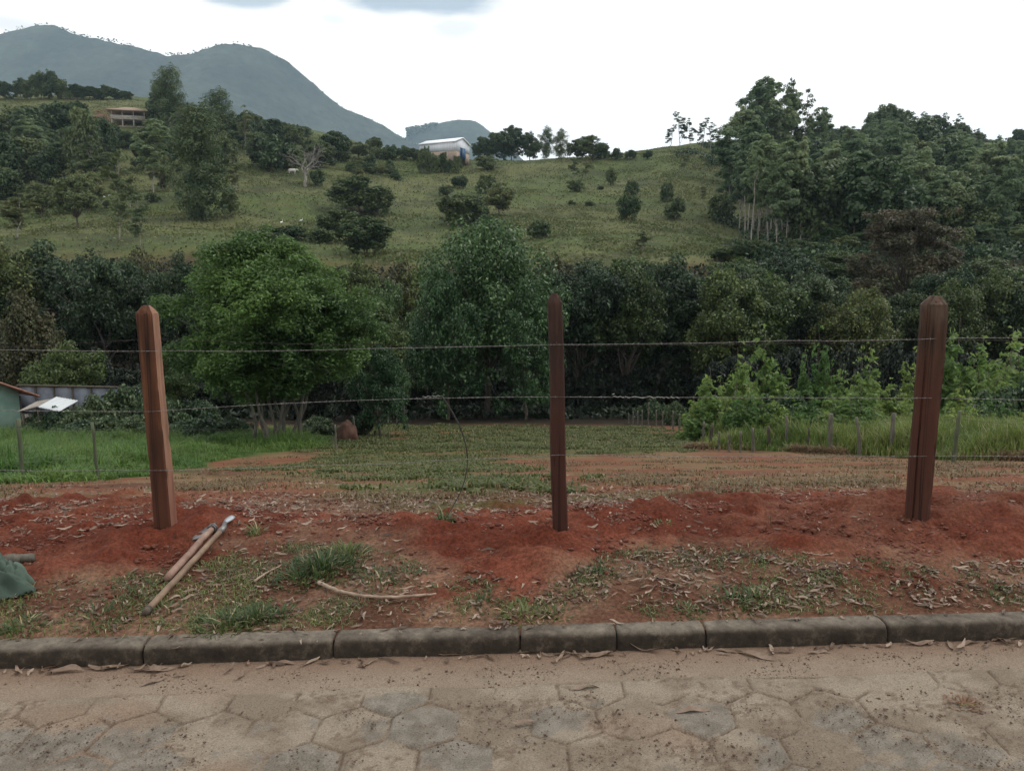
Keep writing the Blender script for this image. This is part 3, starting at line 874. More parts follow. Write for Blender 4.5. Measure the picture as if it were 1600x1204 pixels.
# --- bushes
def bush(seed, H=2.4, Wd=3.2, nl=3600, L=.20, Wl=.14, mat='hill', kind='bush', nc=9, name='bush'):
    r = rng(seed); cl = []
    for i in range(nc):
        a = r.random() * 6.28; rr = Wd * .33 * math.sqrt(r.random()); cr = Wd * (.16 + .08 * r.random())
        cl.append((math.cos(a) * rr, math.sin(a) * rr, max(cr * .5, (H - cr) * (1 - (rr / (Wd * .5)) ** 2) * (.35 + .65 * r.random())), cr))
    lv, P = leafy(r, cl, 9, nl, L, Wl)
    tb = MB()
    for c in cl[:6]: tb.tube(limb_pts(r, (r.normal() * .06, r.normal() * .06, -.15), c[:3], 5, .05, .05), np.linspace(.035, .01, 5), 5)
    make_tree(kind, seed, name, tb, lv, M['bark'], M[mat], H, Wd, 'foliage')
for s in (41, 42, 43): bush(s)
for s in (44, 45, 46): bush(s, nl=9000, L=.14, Wl=.10, mat='vine', kind='vine', nc=13, H=1.6, Wd=3.4, name='creeper_shrub')
for s in (47, 48): bush(s, nl=7000, L=.17, Wl=.12, mat='shade', kind='under', nc=10, H=3.0, Wd=3.6, name='understorey_shrub')

# --- young feathery shrubs: several upright leafy plumes
def plume(seed, H=2.6, Wd=2.6, ns=11, per=620, mat='plume', kind='plume', L=.21, Wl=.055):
    r = rng(seed); Vs, Fs, b = [], [], 0; tb = MB()
    for i in range(ns):
        a = r.random() * 6.28; rr = Wd * .42 * math.sqrt(r.random()); hh = H * (1 - .42 * (rr / (Wd * .5)) ** 1.6) * (.82 + .18 * r.random())
        top = np.array([math.cos(a) * rr, math.sin(a) * rr, hh]); p = limb_pts(r, (top[0] * .25, top[1] * .25, -.1), top, 8, .02, .03)
        tb.tube(p, np.linspace(.022, .005, 8), 5)
        n = per; f = .12 + .88 * r.random(n) ** .8; k = f * 7; i0 = np.minimum(k.astype(int), 6); q = p[i0] + (p[i0 + 1] - p[i0]) * (k - i0)[:, None]
        wid = (.44 * (1 - f) ** .6 + .06) * (.85 if f.mean() else 1)
        d = ball_dirs(r, n); d[:, 2] = np.abs(d[:, 2]) * .8 + .25
        C = q + d * (wid * r.random(n) ** .5)[:, None]
        tdir = d * .9 + np.array([0, 0, .7])
        nn = np.cross(tdir, r.normal(size=(n, 3)))
        tdir /= np.linalg.norm(tdir, axis=1)[:, None]; nn /= np.linalg.norm(nn, axis=1)[:, None] + 1e-9
        bt = np.cross(nn, tdir); l = L * (.6 + .8 * r.random(n))[:, None] / 2; w = Wl * (.7 + .6 * r.random(n))[:, None] / 2
        V = np.stack([C + tdir * l, C + bt * w, C - tdir * l, C - bt * w], 1).reshape(-1, 3)
        Vs.append(V); Fs.append(np.arange(4 * n).reshape(-1, 4) + b); b += 4 * n
    make_tree(kind, seed, 'young_shrub', tb, (np.concatenate(Vs), np.concatenate(Fs)), M['bark'], M[mat], H, Wd, 'foliage')
def peaks(seed, H=2.8, Wd=2.6, nl=6500, L=.19, Wl=.085, mat='plume', kind='plume'):
    r = rng(seed); cl = []; tb = MB(); ns = r.integers(4, 7)
    for i in range(ns):
        a = i / ns * 6.28 + r.normal() * .4; rr = Wd * .30 * (0 if i == 0 else .5 + .5 * r.random()); hh = H * (1 if i == 0 else r.uniform(.55, .88))
        bx, by = math.cos(a) * rr, math.sin(a) * rr
        tb.tube(limb_pts(r, (bx * .3, by * .3, -.1), (bx, by, hh * .95), 7, .02, .02), np.linspace(.02, .006, 7), 5)
        for k in range(8):
            f = .10 + .88 * k / 7; w = .40 * (1 - f) ** .75 + .07; q = r.normal(size=2) * w * .45
            cl.append((bx * (.5 + .5 * f) + q[0], by * (.5 + .5 * f) + q[1], hh * f, w * r.uniform(.8, 1.15)))
    lv, P = leafy(r, cl, 8, nl, L, Wl, subr=.55, shell=.4, up=.35, flat=1.25)
    make_tree(kind, seed, 'young_shrub', tb, lv, M['bark'], M[mat], H, Wd, 'foliage')
for s in (51, 52, 53, 54, 55): peaks(s)

# --- flat topped reddish brown tree
r = rng(91); H, Wd = 15., 11.; cl = []
for i in range(70):
    f = r.random() ** .7; z = H * (.30 + .66 * f)
    wz = .42 + .58 * math.sin(math.pi * min(1, (f * .72 + .22))); a = r.random() * 6.28; rr = Wd * .48 * wz * (.35 + .6 * r.random())
    cl.append((math.cos(a) * rr, math.sin(a) * rr, z, .9 + .5 * r.random()))
for i in range(22):
    a = r.random() * 6.28; rr = Wd * .36 * math.sqrt(r.random()); cl.append((math.cos(a) * rr, math.sin(a) * rr, H * .955, .8))
lv, P = leafy(r, cl, 8, 36000, .30, .12, subr=.5, shell=.3, up=.8, flat=.35)
tb = MB(); tb.tube(limb_pts(r, (0, 0, -.4), (.3, .2, H * .6), 8, .015, 0), np.linspace(.26, .14, 8), 8)
for c in cl[::3]: tb.tube(limb_pts(r, (.2, .1, H * (.28 + .25 * r.random())), c[:3], 6, .04, .1), np.linspace(.09, .02, 6), 5)
make_tree('acacia', 0, 'flat_topped_tree', tb, lv, M['bark'], leaf_mat('rusty_foliage', (.042, .044, .022), (.070, .062, .032), (.05, .075, .03), nscale=.4), H, Wd)

# --- leafless tree
r = rng(95); tb = MB(); tw = MB(); H = 12.
def branch(p, d, L, rad, lev):
    e = p + d * L; pts = limb_pts(r, p, e, 5, .05, .03); (tb if lev < 2 else tw).tube(pts, np.linspace(rad, rad * .6, 5), 5 if lev < 2 else 4, caps=False)
    if lev < 4:
        for q in range(3 if lev else 5):
            nd = d + r.normal(size=3) * .55 + (0, 0, .12); nd /= np.linalg.norm(nd); branch(pts[3 + (q % 2)], nd, L * (.62 + .16 * r.random()), rad * .55, lev + 1)
branch(np.array([0, 0, -.3]), np.array([.05, 0, 1.]), 3.6, .30, 0)
tv, fq = np.concatenate(tw.V), np.concatenate(tw.Q)
make_tree('bare', 0, 'leafless_tree', tb, (tv, fq), M['palebark'], simple_mat('bare_twigs', (.12, .11, .10), (.24, .22, .20)), 11., 11., 'branches')

# ------------------------------------------------------------------ placing by landmark
PXM = 1200.
used_labels = {}
def T(kind, px, base, top, w=None, D=None, label=None, group=None, cat='tree', **kw):
    """stand a tree on the terrain: foot at photo row 'base' (or at distance D), crown top at row 'top', w px wide"""
    if D is None:
        g = ray_ground(px, base, 12)
        if g is None:
            # behind the crest: stand it just past the highest sight line
            Ds = np.linspace(90, 345, 250); hs = height((px - 800) / 1200 * Ds / 1.0, Ds); k = int(np.argmax((hs - EYE) / Ds))
            g = (float((px - 800) / 1200 * Ds[k]), float(Ds[k] + 3), float(height((px - 800) / 1200 * Ds[k], Ds[k] + 3)))
    else:
        g = at(px, D)
    D = g[1]; Ht = zpx(D, top) - g[2]
    Ht = max(Ht, .8)
    dd = D * 1.01
    return put_tree(kind, g, Ht, None if w is None else w / PXM * dd, label=label, group=group, cat=cat, **kw)

V = 'valley trees behind the lot'
# the valley belt, front row first
for a in [
    ('glossy', 762, None, 343, 215, 50, 'tall glossy leaved tree rising in the middle behind the centre post'),
    ('glossy_small', 700, None, 425, 120, 47, 'dark shiny leaved tree just beside the tall centre tree, nearer the loose wire'),
    ('glossy_small', 822, None, 440, 110, 47, 'shiny leaved tree whose crown touches the top of the centre post'),
    ('bright', 438, 692, 370, 292, None, 'big bright green feathery tree with a bundle of thin stems'),
    ('broad', 590, None, 468, 120, 44, 'dark low tree peeping out beside the bright feathery tree above the little stakes'),
    ('glossy_small', 592, None, 540, 95, 33, 'low lobe of leaves beside the feathery tree above the termite mound'),
    ('broad', 905, None, 418, 140, 56, 'dark rounded tree directly beyond the centre post'),
    ('broad', 975, None, 408, 140, 57, 'dense dark tree behind the start of the old stake row'),
    ('broad', 1052, None, 402, 140, 60, 'dark broad tree with a paler lit crown above the old stakes'),
    ('broad', 1125, None, 422, 130, 55, 'dark green tree behind the shrub patch, beyond the stake corner'),
    ('broad', 1195, None, 430, 130, 57, 'dark tree behind the tallest young shrubs'),
    ('broad', 1262, None, 425, 130, 60, 'dark leafy tree between the young shrubs and the eucalyptus slope'),
    ('broad', 1335, None, 455, 120, 55, 'dark tree in front of the rusty flat topped tree'),
    ('acacia', 1405, None, 327, 152, 74, 'flat topped rusty brown tree standing above the dark belt'),
    ('broad', 1475, None, 440, 120, 60, 'dark tree behind the head of the thick weathered post'),
    ('broad', 1545, None, 425, 130, 62, 'dark green tree at the foot of the eucalyptus slope beyond the tall grass'),
    ('broad', 1625, None, 415, 140, 60, 'dark tree at the frame edge beyond the tall grass'),
    ('broad', 1720, None, 400, 150, 60, 'dark tree beyond the frame edge past the tall grass'),
    ('brown', 50, None, 455, 110, 50, 'small rusty brown tree against the dark belt above the grey panel wall'),
    ('yellow', 103, None, 532, 105, 43, 'small yellowish green tree rising over the grey panel wall'),
    ('broad', 262, None, 545, 80, 38, 'small green tree behind the slim leaning post'),
    ('broad', -90, None, 400, 170, 58, 'dark tree past the green house'),
    ('broad', 5, None, 385, 160, 62, 'tall dark tree behind the green house roof'),
    ('broad', 85, None, 380, 160, 64, 'wide dark tree behind the rusty brown one'),
    ('broad', 165, None, 398, 140, 60, 'dark tree above the grey panel wall beside the slim post'),
    ('brown', 232, None, 392, 100, 68, 'brownish thin crowned tree above the top of the slim leaning post'),
    ('broad', 290, None, 398, 100, 56, 'dark tree squeezed between the slim post and the bright feathery tree'),
    ('broad', 350, None, 400, 130, 62, 'dark tree hidden behind the bright feathery tree'),
    ('broad', 560, None, 405, 120, 63, 'dark tree over the shoulder of the bright feathery tree'),
    ('brown', 640, None, 412, 120, 66, 'olive brown thicket tree below the open pasture'),
    ('glossy_small', 615, None, 440, 100, 55, 'dark conical tree between the feathery tree and the tall centre tree'),
    ('brown', 870, None, 405, 90, 70, 'olive tree filling the gap beside the tall centre tree'),
]:
    kind, px, base, top, w, D, lab = a
    T(kind, px, base, top, w, D, lab, V)
# further rows that close the belt
rr = random.Random(3)
for i, px in enumerate(range(-140, 1800, 62)):
    top = 415 + rr.uniform(-26, 26) + (12 if 590 < px < 700 or 880 < px < 960 else 0)
    T('broad' if i % 4 else 'brown', px + rr.uniform(-12, 12), None, top, 115 + rr.uniform(-20, 25), 78 + rr.uniform(-4, 8), 'dark tree in the back row of the valley belt, mostly behind nearer crowns', 'back row of the valley belt')
for i, px in enumerate(range(-120, 1780, 70)):
    T('broad', px + rr.uniform(-12, 12), None, 440 + rr.uniform(-34, 24), 105, 67 + rr.uniform(-3, 3), 'dark tree hidden in the second row of the valley belt', 'second row of the valley belt')
for i, px in enumerate(range(600, 1160, 30)):
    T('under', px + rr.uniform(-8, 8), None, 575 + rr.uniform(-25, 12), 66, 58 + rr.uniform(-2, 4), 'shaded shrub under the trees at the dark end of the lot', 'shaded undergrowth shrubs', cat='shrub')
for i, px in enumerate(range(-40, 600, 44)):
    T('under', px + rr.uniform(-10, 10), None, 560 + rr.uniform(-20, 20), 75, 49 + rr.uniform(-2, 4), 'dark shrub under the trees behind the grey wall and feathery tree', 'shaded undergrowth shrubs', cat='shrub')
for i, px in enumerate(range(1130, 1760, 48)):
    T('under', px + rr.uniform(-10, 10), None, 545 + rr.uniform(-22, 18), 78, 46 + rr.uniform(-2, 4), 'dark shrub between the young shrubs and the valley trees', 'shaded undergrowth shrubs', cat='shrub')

# --- young shrubs behind the old stakes
G = 'young green shrubs behind the old stakes'
for px, base, top, w, D, lab in [
    (1108, None, 592, 62, 31, 'rounded shrub leaning over the corner of the stake row'),
    (1150, None, 566, 70, 33, 'leafy young shrub with two soft peaks near the stake corner'),
    (1192, None, 545, 74, 36, 'tallest feathery young shrub beyond the stakes'),
    (1232, None, 600, 60, 31, 'low bright shrub between two taller feathery ones'),
    (1276, None, 545, 48, 36, 'slender upright young shrub with a pointed tip'),
    (1312, None, 585, 58, 33, 'young shrub in front of the slender pointed one'),
    (1356, None, 556, 58, 36, 'cone shaped bright young shrub'),
    (1392, None, 600, 60, 31, 'low leafy shrub just short of the thick post'),
    (1425, None, 570, 50, 36, 'young shrub half hidden by the thick post'),
    (1492, None, 528, 66, 36, 'young shrub rising right behind the thick post'),
    (1530, None, 548, 80, 38, 'broad green young shrub past the thick post'),
    (1575, None, 535, 96, 40, 'large soft green shrub at the frame edge'),
    (1630, None, 540, 96, 38, 'large soft shrub past the frame edge'),
    (1585, None, 590, 90, 31, 'dull green shrub over the tall grass at the frame edge'),
    (1170, None, 612, 62, 28.5, 'small shrub close behind the stakes, under the tallest one'),
    (1345, None, 615, 70, 29, 'low spreading shrub right behind the grey stakes'),
    (1265, None, 612, 64, 28.5, 'low spreading shrub under the slender pointed one'),
    (1500, None, 612, 60, 27.5, 'low shrub beside the isolated far stake'),
    (1060, None, 625, 46, 42, 'small grey green shrub in the middle of the receding stakes'),
    (1020, None, 622, 44, 48, 'small pale shrub at the far end of the receding stakes'),
    (995, None, 632, 34, 50, 'tiny pale shrub at the very end of the stakes'),
]:
    T('plume' if px not in (1060, 1020, 995, 1585) else 'vine', px, base, top, w * (1.25 if px > 1070 else 1), D, lab, G, cat='shrub')
for i in range(44):
    px = 1095 + rr.random() * 640; T('plume' if i % 3 else 'vine', px, None, 640 + rr.uniform(-25, 12), 70, 27 + rr.random() * 7, 'low green shrub in the thicket behind the old stakes', 'low shrubs of the stake thicket', cat='shrub')

# --- creepers smothering the bank by the wall
for px, top, w, D, lab in [
    (52, 650, 60, 35, 'dark creeper mound beside the corner of the green house'), (88, 642, 70, 34, 'creeper mound just below the tin sheet roof'),
    (128, 640, 70, 34, 'creeper mound under the edge of the tin sheet'), (160, 622, 80, 35, 'leafy creeper mound climbing the grey panel wall'),
    (200, 608, 80, 36, 'tall creeper mound hiding the end of the grey panel wall'), (238, 618, 70, 35, 'creeper mound behind the slim leaning post'),
    (180, 655, 80, 32, 'low creeper mound at the edge of the bright grass'), (110, 662, 80, 31.5, 'low dark creeper mound over the bright grass edge'),
    (285, 660, 90, 33, 'low green mound between the slim post and the feathery tree'), (340, 655, 80, 31, 'low green mound at the stems of the feathery tree'),
    (300, 630, 70, 37, 'creeper mound in the shade past the slim post'), (500, 655, 60, 34, 'dark green mound beside the termite mound')]:
    T('vine', px, None, top - 7, w * 1.12, D, lab, 'creeper mounds along the bank', cat='shrub')

# --- left hillside, trees one by one
HL = 'hillside trees below the house'
for kind, px, base, top, w, lab in [
    ('bigdark', 311, 346, 162, 88, 'largest dark eucalyptus standing alone in the pasture, crown to the ground'),
    ('bigdark', 268, 212, 104, 52, 'tall greyish eucalyptus on the crest beside the two storey house'),
    ('hilltree', 254, 200, 130, 42, 'dark tree tucked behind the two storey house'),
    ('bigdark', 346, 235, 140, 52, 'round headed eucalyptus on the crest, right of the tallest crest tree'),
    ('euca', 240, 312, 186, 56, 'tree with a domed crown over a thin bare lower stem'),
    ('sparse', 187, 378, 232, 54, 'thin crowned tree with a long white trunk in the lower pasture'),
    ('sparse', 220, 388, 300, 34, 'thin sapling with a white stem beside the white trunked tree'),
    ('paleshrub', 122, 358, 272, 66, 'pale wispy low tree in the lower pasture'),
    ('sparse', 150, 305, 224, 58, 'faded green tree behind the pale wispy one'),
    ('sparse', 28, 374, 300, 60, 'thin see-through tree at the frame edge over the valley belt'),
    ('hilltree', 93, 234, 160, 62, 'dark bushy tree left of the red earth bank'),
    ('hilltree', 128, 236, 160, 60, 'dark bushy tree touching the red earth bank'),
    ('hilltree', 60, 246, 168, 58, 'dark bushy tree in the clump above the leaning pale trunks'),
    ('hilltree', 22, 240, 165, 60, 'dark bushy tree at the frame edge in the upper clump'),
    ('hilltree', -20, 245, 170, 60, 'dark bushy tree past the frame edge'),
    ('hilltree', 79, 292, 230, 48, 'mid green round tree on a short trunk'),
    ('hilltree', 40, 286, 214, 56, 'dark tree beside the mid green round tree'),
    ('hilltree', 5, 292, 205, 60, 'dark tree at the frame edge below the upper clump'),
    ('hilltree', 352, 268, 205, 40, 'tree behind the shoulder of the largest dark eucalyptus'),
    ('hilltree', 200, 232, 204, 30, 'small tree in front of the house'),
    ('hilltree', 232, 228, 196, 30, 'small olive tree beside the house verandah'),
    ('hilltree', 175, 225, 190, 28, 'small shrubby tree under the red earth bank'),
    ('bush', 312, 346, 318, 22, 'dark bush at the foot of the largest dark eucalyptus'),
    ('bush', 240, 316, 300, 22, 'dark bush at the foot of the domed tree'),
    ('sparse', 385, 245, 165, 26, 'slender tree on the crest left of the dark bush bank'),
    ('paleshrub', 300, 215, 165, 40, 'pale tree on the crest behind the largest eucalyptus'),
    ('bush', 418, 268, 212, 66, 'dark rounded bush bank left of the leafless tree'),
    ('bush', 448, 266, 222, 50, 'dark bush just left of the leafless tree'),
    ('bare', 477, 292, 224, 66, 'leafless grey tree with a wide twiggy head'),
    ('bush', 497, 290, 264, 26, 'dark bush behind the foot of the leafless tree'),
    ('hilltree', 522, 252, 205, 50, 'dark tree upslope from the leafless tree'),
    ('hilltree', 503, 262, 220, 42, 'dark tree beside the leafless tree head'),
    ('paleshrub', 560, 248, 222, 34, 'thin tree on the skyline between leafless tree and shed'),
    ('hilltree', 586, 240, 214, 26, 'small dark crest tree nearest to the shed gap'),
    ('hilltree', 562, 336, 275, 84, 'big dark rounded tree in the middle of the pasture'),
    ('hilltree', 592, 338, 290, 44, 'dark tree leaning on the big rounded pasture tree'),
    ('hilltree', 530, 378, 325, 66, 'green tree below the big rounded pasture tree'),
    ('hilltree', 575, 398, 338, 76, 'dark spreading tree lowest of the pasture clump'),
    ('bush', 502, 380, 356, 50, 'dark bush in the row above the feathery tree'),
    ('bush', 432, 374, 354, 66, 'dark bush in the row where two white egrets stand'),
    ('bush', 465, 376, 352, 50, 'dark bush between the two white egrets'),
    ('bush', 400, 378, 358, 50, 'dark bush starting the row above the feathery tree'),
]:
    T(kind, px, base, top, w, None, lab, HL, cat='bush' if kind == 'bush' else 'tree')
rl = random.Random(31)
for i in range(22):
    px = rl.uniform(-60, 165); T('hilltree' if i % 3 else 'euca_low', px, 215 + rl.uniform(0, 75), 178 + rl.uniform(-10, 45), rl.uniform(36, 56), None, 'tree crowded into the dark clump below the red earth bank', 'dark clump below the red bank')
for i, (px, b_, t_, w_, k_) in enumerate([(140, 330, 268, 50, 'paleshrub'), (205, 330, 262, 44, 'sparse'), (255, 300, 240, 40, 'paleshrub'), (170, 282, 225, 44, 'sparse'), (370, 300, 240, 36, 'sparse'), (405, 262, 205, 40, 'paleshrub'), (380, 232, 178, 40, 'hilltree'), (65, 340, 285, 46, 'paleshrub'),
                                          (270, 262, 205, 44, 'hilltree'), (360, 340, 300, 32, 'paleshrub'), (10, 330, 262, 52, 'hilltree'), (225, 265, 215, 38, 'hilltree'), (430, 232, 186, 40, 'hilltree'), (460, 238, 196, 34, 'paleshrub'), (395, 222, 176, 34, 'paleshrub')]):
    T(k_, px, b_, t_, w_, None, 'faint tree among the scattered trees of the pasture below the house', 'scattered pasture trees')
# crest trees, far left
for px, top, w in ((-30, 118, 30), (8, 128, 26), (34, 122, 22), (48, 125, 26), (66, 112, 30), (80, 110, 26), (100, 124, 28), (120, 131, 28), (142, 135, 30), (163, 133, 22), (180, 138, 24), (196, 142, 22)):
    T('hilltree', px, 156, top, w, None, 'small dark tree in the skyline row above the red earth bank', 'skyline row left of the house')
# scrub along the crest towards the shed
for px, top, w in ((400, 182, 24), (420, 186, 22), (440, 190, 26), (462, 194, 22), (480, 198, 24), (540, 212, 24), (610, 226, 26), (632, 228, 24), (646, 231, 18), (672, 237, 24), (655, 238, 20), (600, 232, 20), (725, 240, 14), (693, 240, 14)):
    T('bush' if px < 640 else 'hilltree', px, 250 if px > 580 else 215, top, w, None, 'small scrubby bush on the crest between the leafless tree and the white shed', 'crest scrub', cat='bush')

rq = random.Random(21)
for i in range(60):
    px = rq.uniform(385, 640); row = 195 + (px - 385) * .17 + rq.uniform(0, 42)
    T('bush' if i % 3 else 'paleshrub', px, row + 10, row - rq.uniform(2, 9), rq.uniform(12, 22), None, 'low scrubby bush scattered over the slope above the leafless tree', 'slope scrub', cat='bush')
for i in range(26):
    px = rq.uniform(-10, 380); row = rq.uniform(200, 330)
    T('bush' if i % 2 else 'paleshrub', px, row + 9, row - rq.uniform(2, 8), rq.uniform(11, 22), None, 'small bush dotted among the trees of the pasture below the house', 'slope scrub', cat='bush')
# --- centre and right pasture bushes
for kind, px, base, top, w, lab in [
    ('bush', 760, 266, 242, 34, 'round bush in front of the shed door corner'),
    ('bush', 718, 294, 274, 26, 'small round bush below the shed'),
    ('bush', 697, 306, 288, 22, 'pale low bush below the shed'),
    ('bush', 756, 302, 272, 30, 'upright bush above the large grey green clump'),
    ('paleshrub', 780, 338, 284, 52, 'greyish bush behind the big central bush clump'),
    ('hilltree', 716, 352, 302, 62, 'biggest bush of the central pasture clump'),
    ('hilltree', 745, 350, 305, 46, 'bush joined to the biggest central one'),
    ('bush', 845, 373, 344, 34, 'single dark round bush alone above the valley belt'),
    ('sparse', 897, 282, 245, 18, 'small tree with a thin trunk right of the shed grove'),
    ('sparse', 915, 282, 243, 22, 'small forked tree beside its thin trunked twin'),
    ('bush', 900, 300, 280, 26, 'soft pale bush under the two small thin trees'),
    ('bush', 955, 289, 262, 20, 'upright dark bush high in the bare pasture'),
    ('bush', 984, 306, 282, 22, 'dark bush above the mid slope bush pair'),
    ('bush', 981, 344, 304, 38, 'ragged dark bush in the middle of the far slope'),
    ('bush', 1045, 316, 284, 22, 'dark slim bush uphill from its wider neighbour'),
    ('bush', 1055, 342, 308, 32, 'wide bush near the eucalyptus grove'),
    ('sparse', 1004, 394, 356, 28, 'pale stemmed sapling low on the far slope'),
    ('sparse', 1068, 272, 232, 18, 'pale sapling high under the thin skyline eucalypts'),
    ('sparse', 1098, 320, 285, 16, 'thin sapling between bushes and the grove'),
    ('bush', 1130, 345, 300, 46, 'dark bush at the edge of the tall eucalyptus grove'),
    ('bush', 937, 296, 290, 14, 'tiny dark bush on the upper far slope'),
    ('bush', 893, 320, 312, 14, 'tiny dark bush in the upper central pasture'),
    ('bush', 920, 322, 313, 14, 'tiny bush beside its twin in the upper central pasture'),
]:
    T(kind, px, base, top, w, None, lab, 'pasture bushes and saplings', cat='bush' if kind == 'bush' else 'tree')
# --- grove right of the shed
for kind, px, top, w, lab in [
    ('hilltree', 752, 214, 26, 'dark tree right against the shed gable'), ('hilltree', 772, 208, 34, 'dark tree second from the shed'), ('hilltree', 800, 197, 40, 'dark domed tree, broadest beside the shed'),
    ('hilltree', 828, 206, 32, 'dark tree left of the pair of dark columns'), ('bigdark', 852, 197, 22, 'dark columnar tree, first of the pair'), ('bigdark', 876, 201, 24, 'dark columnar tree, second of the pair'),
    ('hilltree', 902, 218, 34, 'dark low tree right of the columns'), ('hilltree', 924, 212, 40, 'dark round tree at the end of the grove'), ('hilltree', 944, 224, 30, 'low tree where the grove meets the bare crest'),
    ('hilltree', 965, 231, 18, 'tiny tree on the bare crest'), ('hilltree', 985, 234, 18, 'tiny tree further along the bare crest'), ('hilltree', 1012, 235, 14, 'tiny tree alone on the bare crest')]:
    T(kind, px, 249, top, w, None, lab, 'dark grove beside the shed', var=(19 if kind == 'bigdark' else None))
for px, top, w, lab in [(1047, 194, 18, 'short thin eucalyptus, first on the bare skyline'), (1063, 174, 22, 'tallest thin eucalyptus on the bare skyline'), (1079, 184, 20, 'thin eucalyptus second to the tallest skyline one'),
                        (1097, 183, 18, 'thin eucalyptus with a light gap beside it'), (1110, 190, 20, 'thin eucalyptus nearest the big grove'), (1122, 200, 20, 'thin eucalyptus touching the big grove')]:
    T('thin', px, 236, top, w, None, lab, 'thin skyline eucalypts')
# --- tall grove and the wooded slope to the right
GR = 'tall eucalyptus grove'
for kind, px, base, top, w, lab in [
    ('euca_low', 1150, 300, 165, 50, 'eucalyptus at the outer edge of the tall grove'), ('euca', 1170, 300, 132, 56, 'eucalyptus with the first high rounded head of the grove'),
    ('euca', 1193, 300, 124, 60, 'highest headed eucalyptus of the grove'), ('euca', 1216, 300, 140, 46, 'eucalyptus between the two highest heads'), ('thin', 1236, 300, 126, 34, 'slim eucalyptus with an airy high crown'),
    ('thin', 1252, 300, 138, 34, 'slim eucalyptus next to the airy high one'), ('euca', 1272, 305, 168, 40, 'eucalyptus where the grove drops to the wooded slope'),
    ('euca', 1140, 352, 205, 54, 'front row eucalyptus nearest the open pasture'), ('euca', 1168, 372, 192, 62, 'front row eucalyptus with a big drooping head'), ('euca', 1200, 392, 208, 66, 'front row eucalyptus with the widest head'),
    ('euca', 1228, 396, 222, 58, 'front row eucalyptus with several white stems beneath'), ('euca', 1185, 388, 235, 50, 'low headed eucalyptus with a clear white stem'), ('euca', 1213, 400, 250, 50, 'low headed eucalyptus beside the white stems'),
    ('euca', 1250, 392, 235, 52, 'front row eucalyptus closing the white stem group'), ('euca', 1155, 365, 245, 44, 'short eucalyptus tucked in front of the grove')]:
    T(kind, px, base, top, w, None, lab, GR)
rw_ = random.Random(8)
for i in range(9):
    T('hilltree', 1128 + i * 16 + rw_.uniform(-5, 5), 408, 380 + rw_.uniform(-12, 8), 34, None, 'dark bush at the foot of the white stemmed grove', 'bushes at the foot of the grove', cat='bush')
for i in range(15):
    T('hilltree' if i % 3 else 'euca_low', 1262 + i * 27 + rw_.uniform(-8, 8), None, 366 + rw_.uniform(-22, 16), 46, 104 + rw_.uniform(-6, 5), 'dark tree closing the bottom of the wooded slope behind the belt', 'bottom row of the wooded slope')
for i in range(16):
    px = 1158 + i * 6.6 + rw_.uniform(-2, 2)
    T('pole', px, 356 + rw_.uniform(0, 44), 232 + rw_.uniform(-20, 30), 27, None, 'slender eucalyptus with a long bare white stem in the front of the grove', 'white stemmed front row of the grove')
rr = random.Random(11)
sk = [(1255, 205), (1290, 196), (1320, 182), (1350, 170), (1375, 165), (1410, 172), (1450, 182), (1500, 206), (1550, 206), (1600, 202), (1700, 205), (1780, 210)]
cnt = 0
for D, n, lab in ((285, 15, 'tree on the wooded skyline'), (255, 15, 'tree high on the wooded slope'), (228, 14, 'tree on the upper middle slope'), (203, 14, 'tree in the middle of the slope'),
               (180, 13, 'tree on the lower middle slope'), (158, 12, 'tree low on the wooded slope'), (138, 12, 'tree at the foot of the slope'), (118, 11, 'tree where the slope meets the belt')):
    n = int(n * 1.3)
    for i in range(n):
        px = 1250 + (i + rr.uniform(-.35, .35)) * 530 / n
        x, y, z = at(px, D + rr.uniform(-9, 9))
        gr = 602 - 1200 * math.tan(math.atan((z - EYE) / y) + PITCH)
        if D == 285:
            top = float(np.interp(px, [s[0] for s in sk], [s[1] for s in sk])) + rr.uniform(-5, 9); H = max(5, zpx(y, top) - z); kd = rr.choice(['hilltree', 'euca_low', 'hilltree'])
        else:
            H = rr.uniform(11, 19) * (1.12 if px < 1420 else .95); kd = rr.choice(['euca', 'euca_low', 'euca', 'euca_low', 'hilltree'])
            lim = float(np.interp(px, [s[0] for s in sk], [s[1] for s in sk])) + 14
            H = min(H, zpx(y, lim) - z); H = max(H, 6)
        if D <= 138: kd = rr.choice(['euca_low', 'hilltree', 'euca']); H *= .8
        pl_ = ', near the tall grove' if px < 1330 else (', above the rusty flat topped tree' if px < 1470 else ', towards the frame edge')
        ad_ = {'euca': 'slim eucalyptus ', 'euca_low': 'full crowned eucalyptus ', 'hilltree': 'bushy dark '}[kd]
        put_tree(kd, (x, y, z), H, H * rr.uniform(.34, .50) if kd.startswith('euca') else H * .8, label=ad_ + lab + pl_, group='trees of the wooded slope' if D != 285 else 'skyline trees of the wooded slope', cat='tree', r=rr)
for px, top, w, lab in ((1467, 177, 20, 'airy little tree sticking up from the wooded skyline'), (1495, 202, 20, 'flat headed tree on the wooded skyline')):
    T('thin', px, 225, top, w, 285, lab, 'skyline trees of the wooded slope')
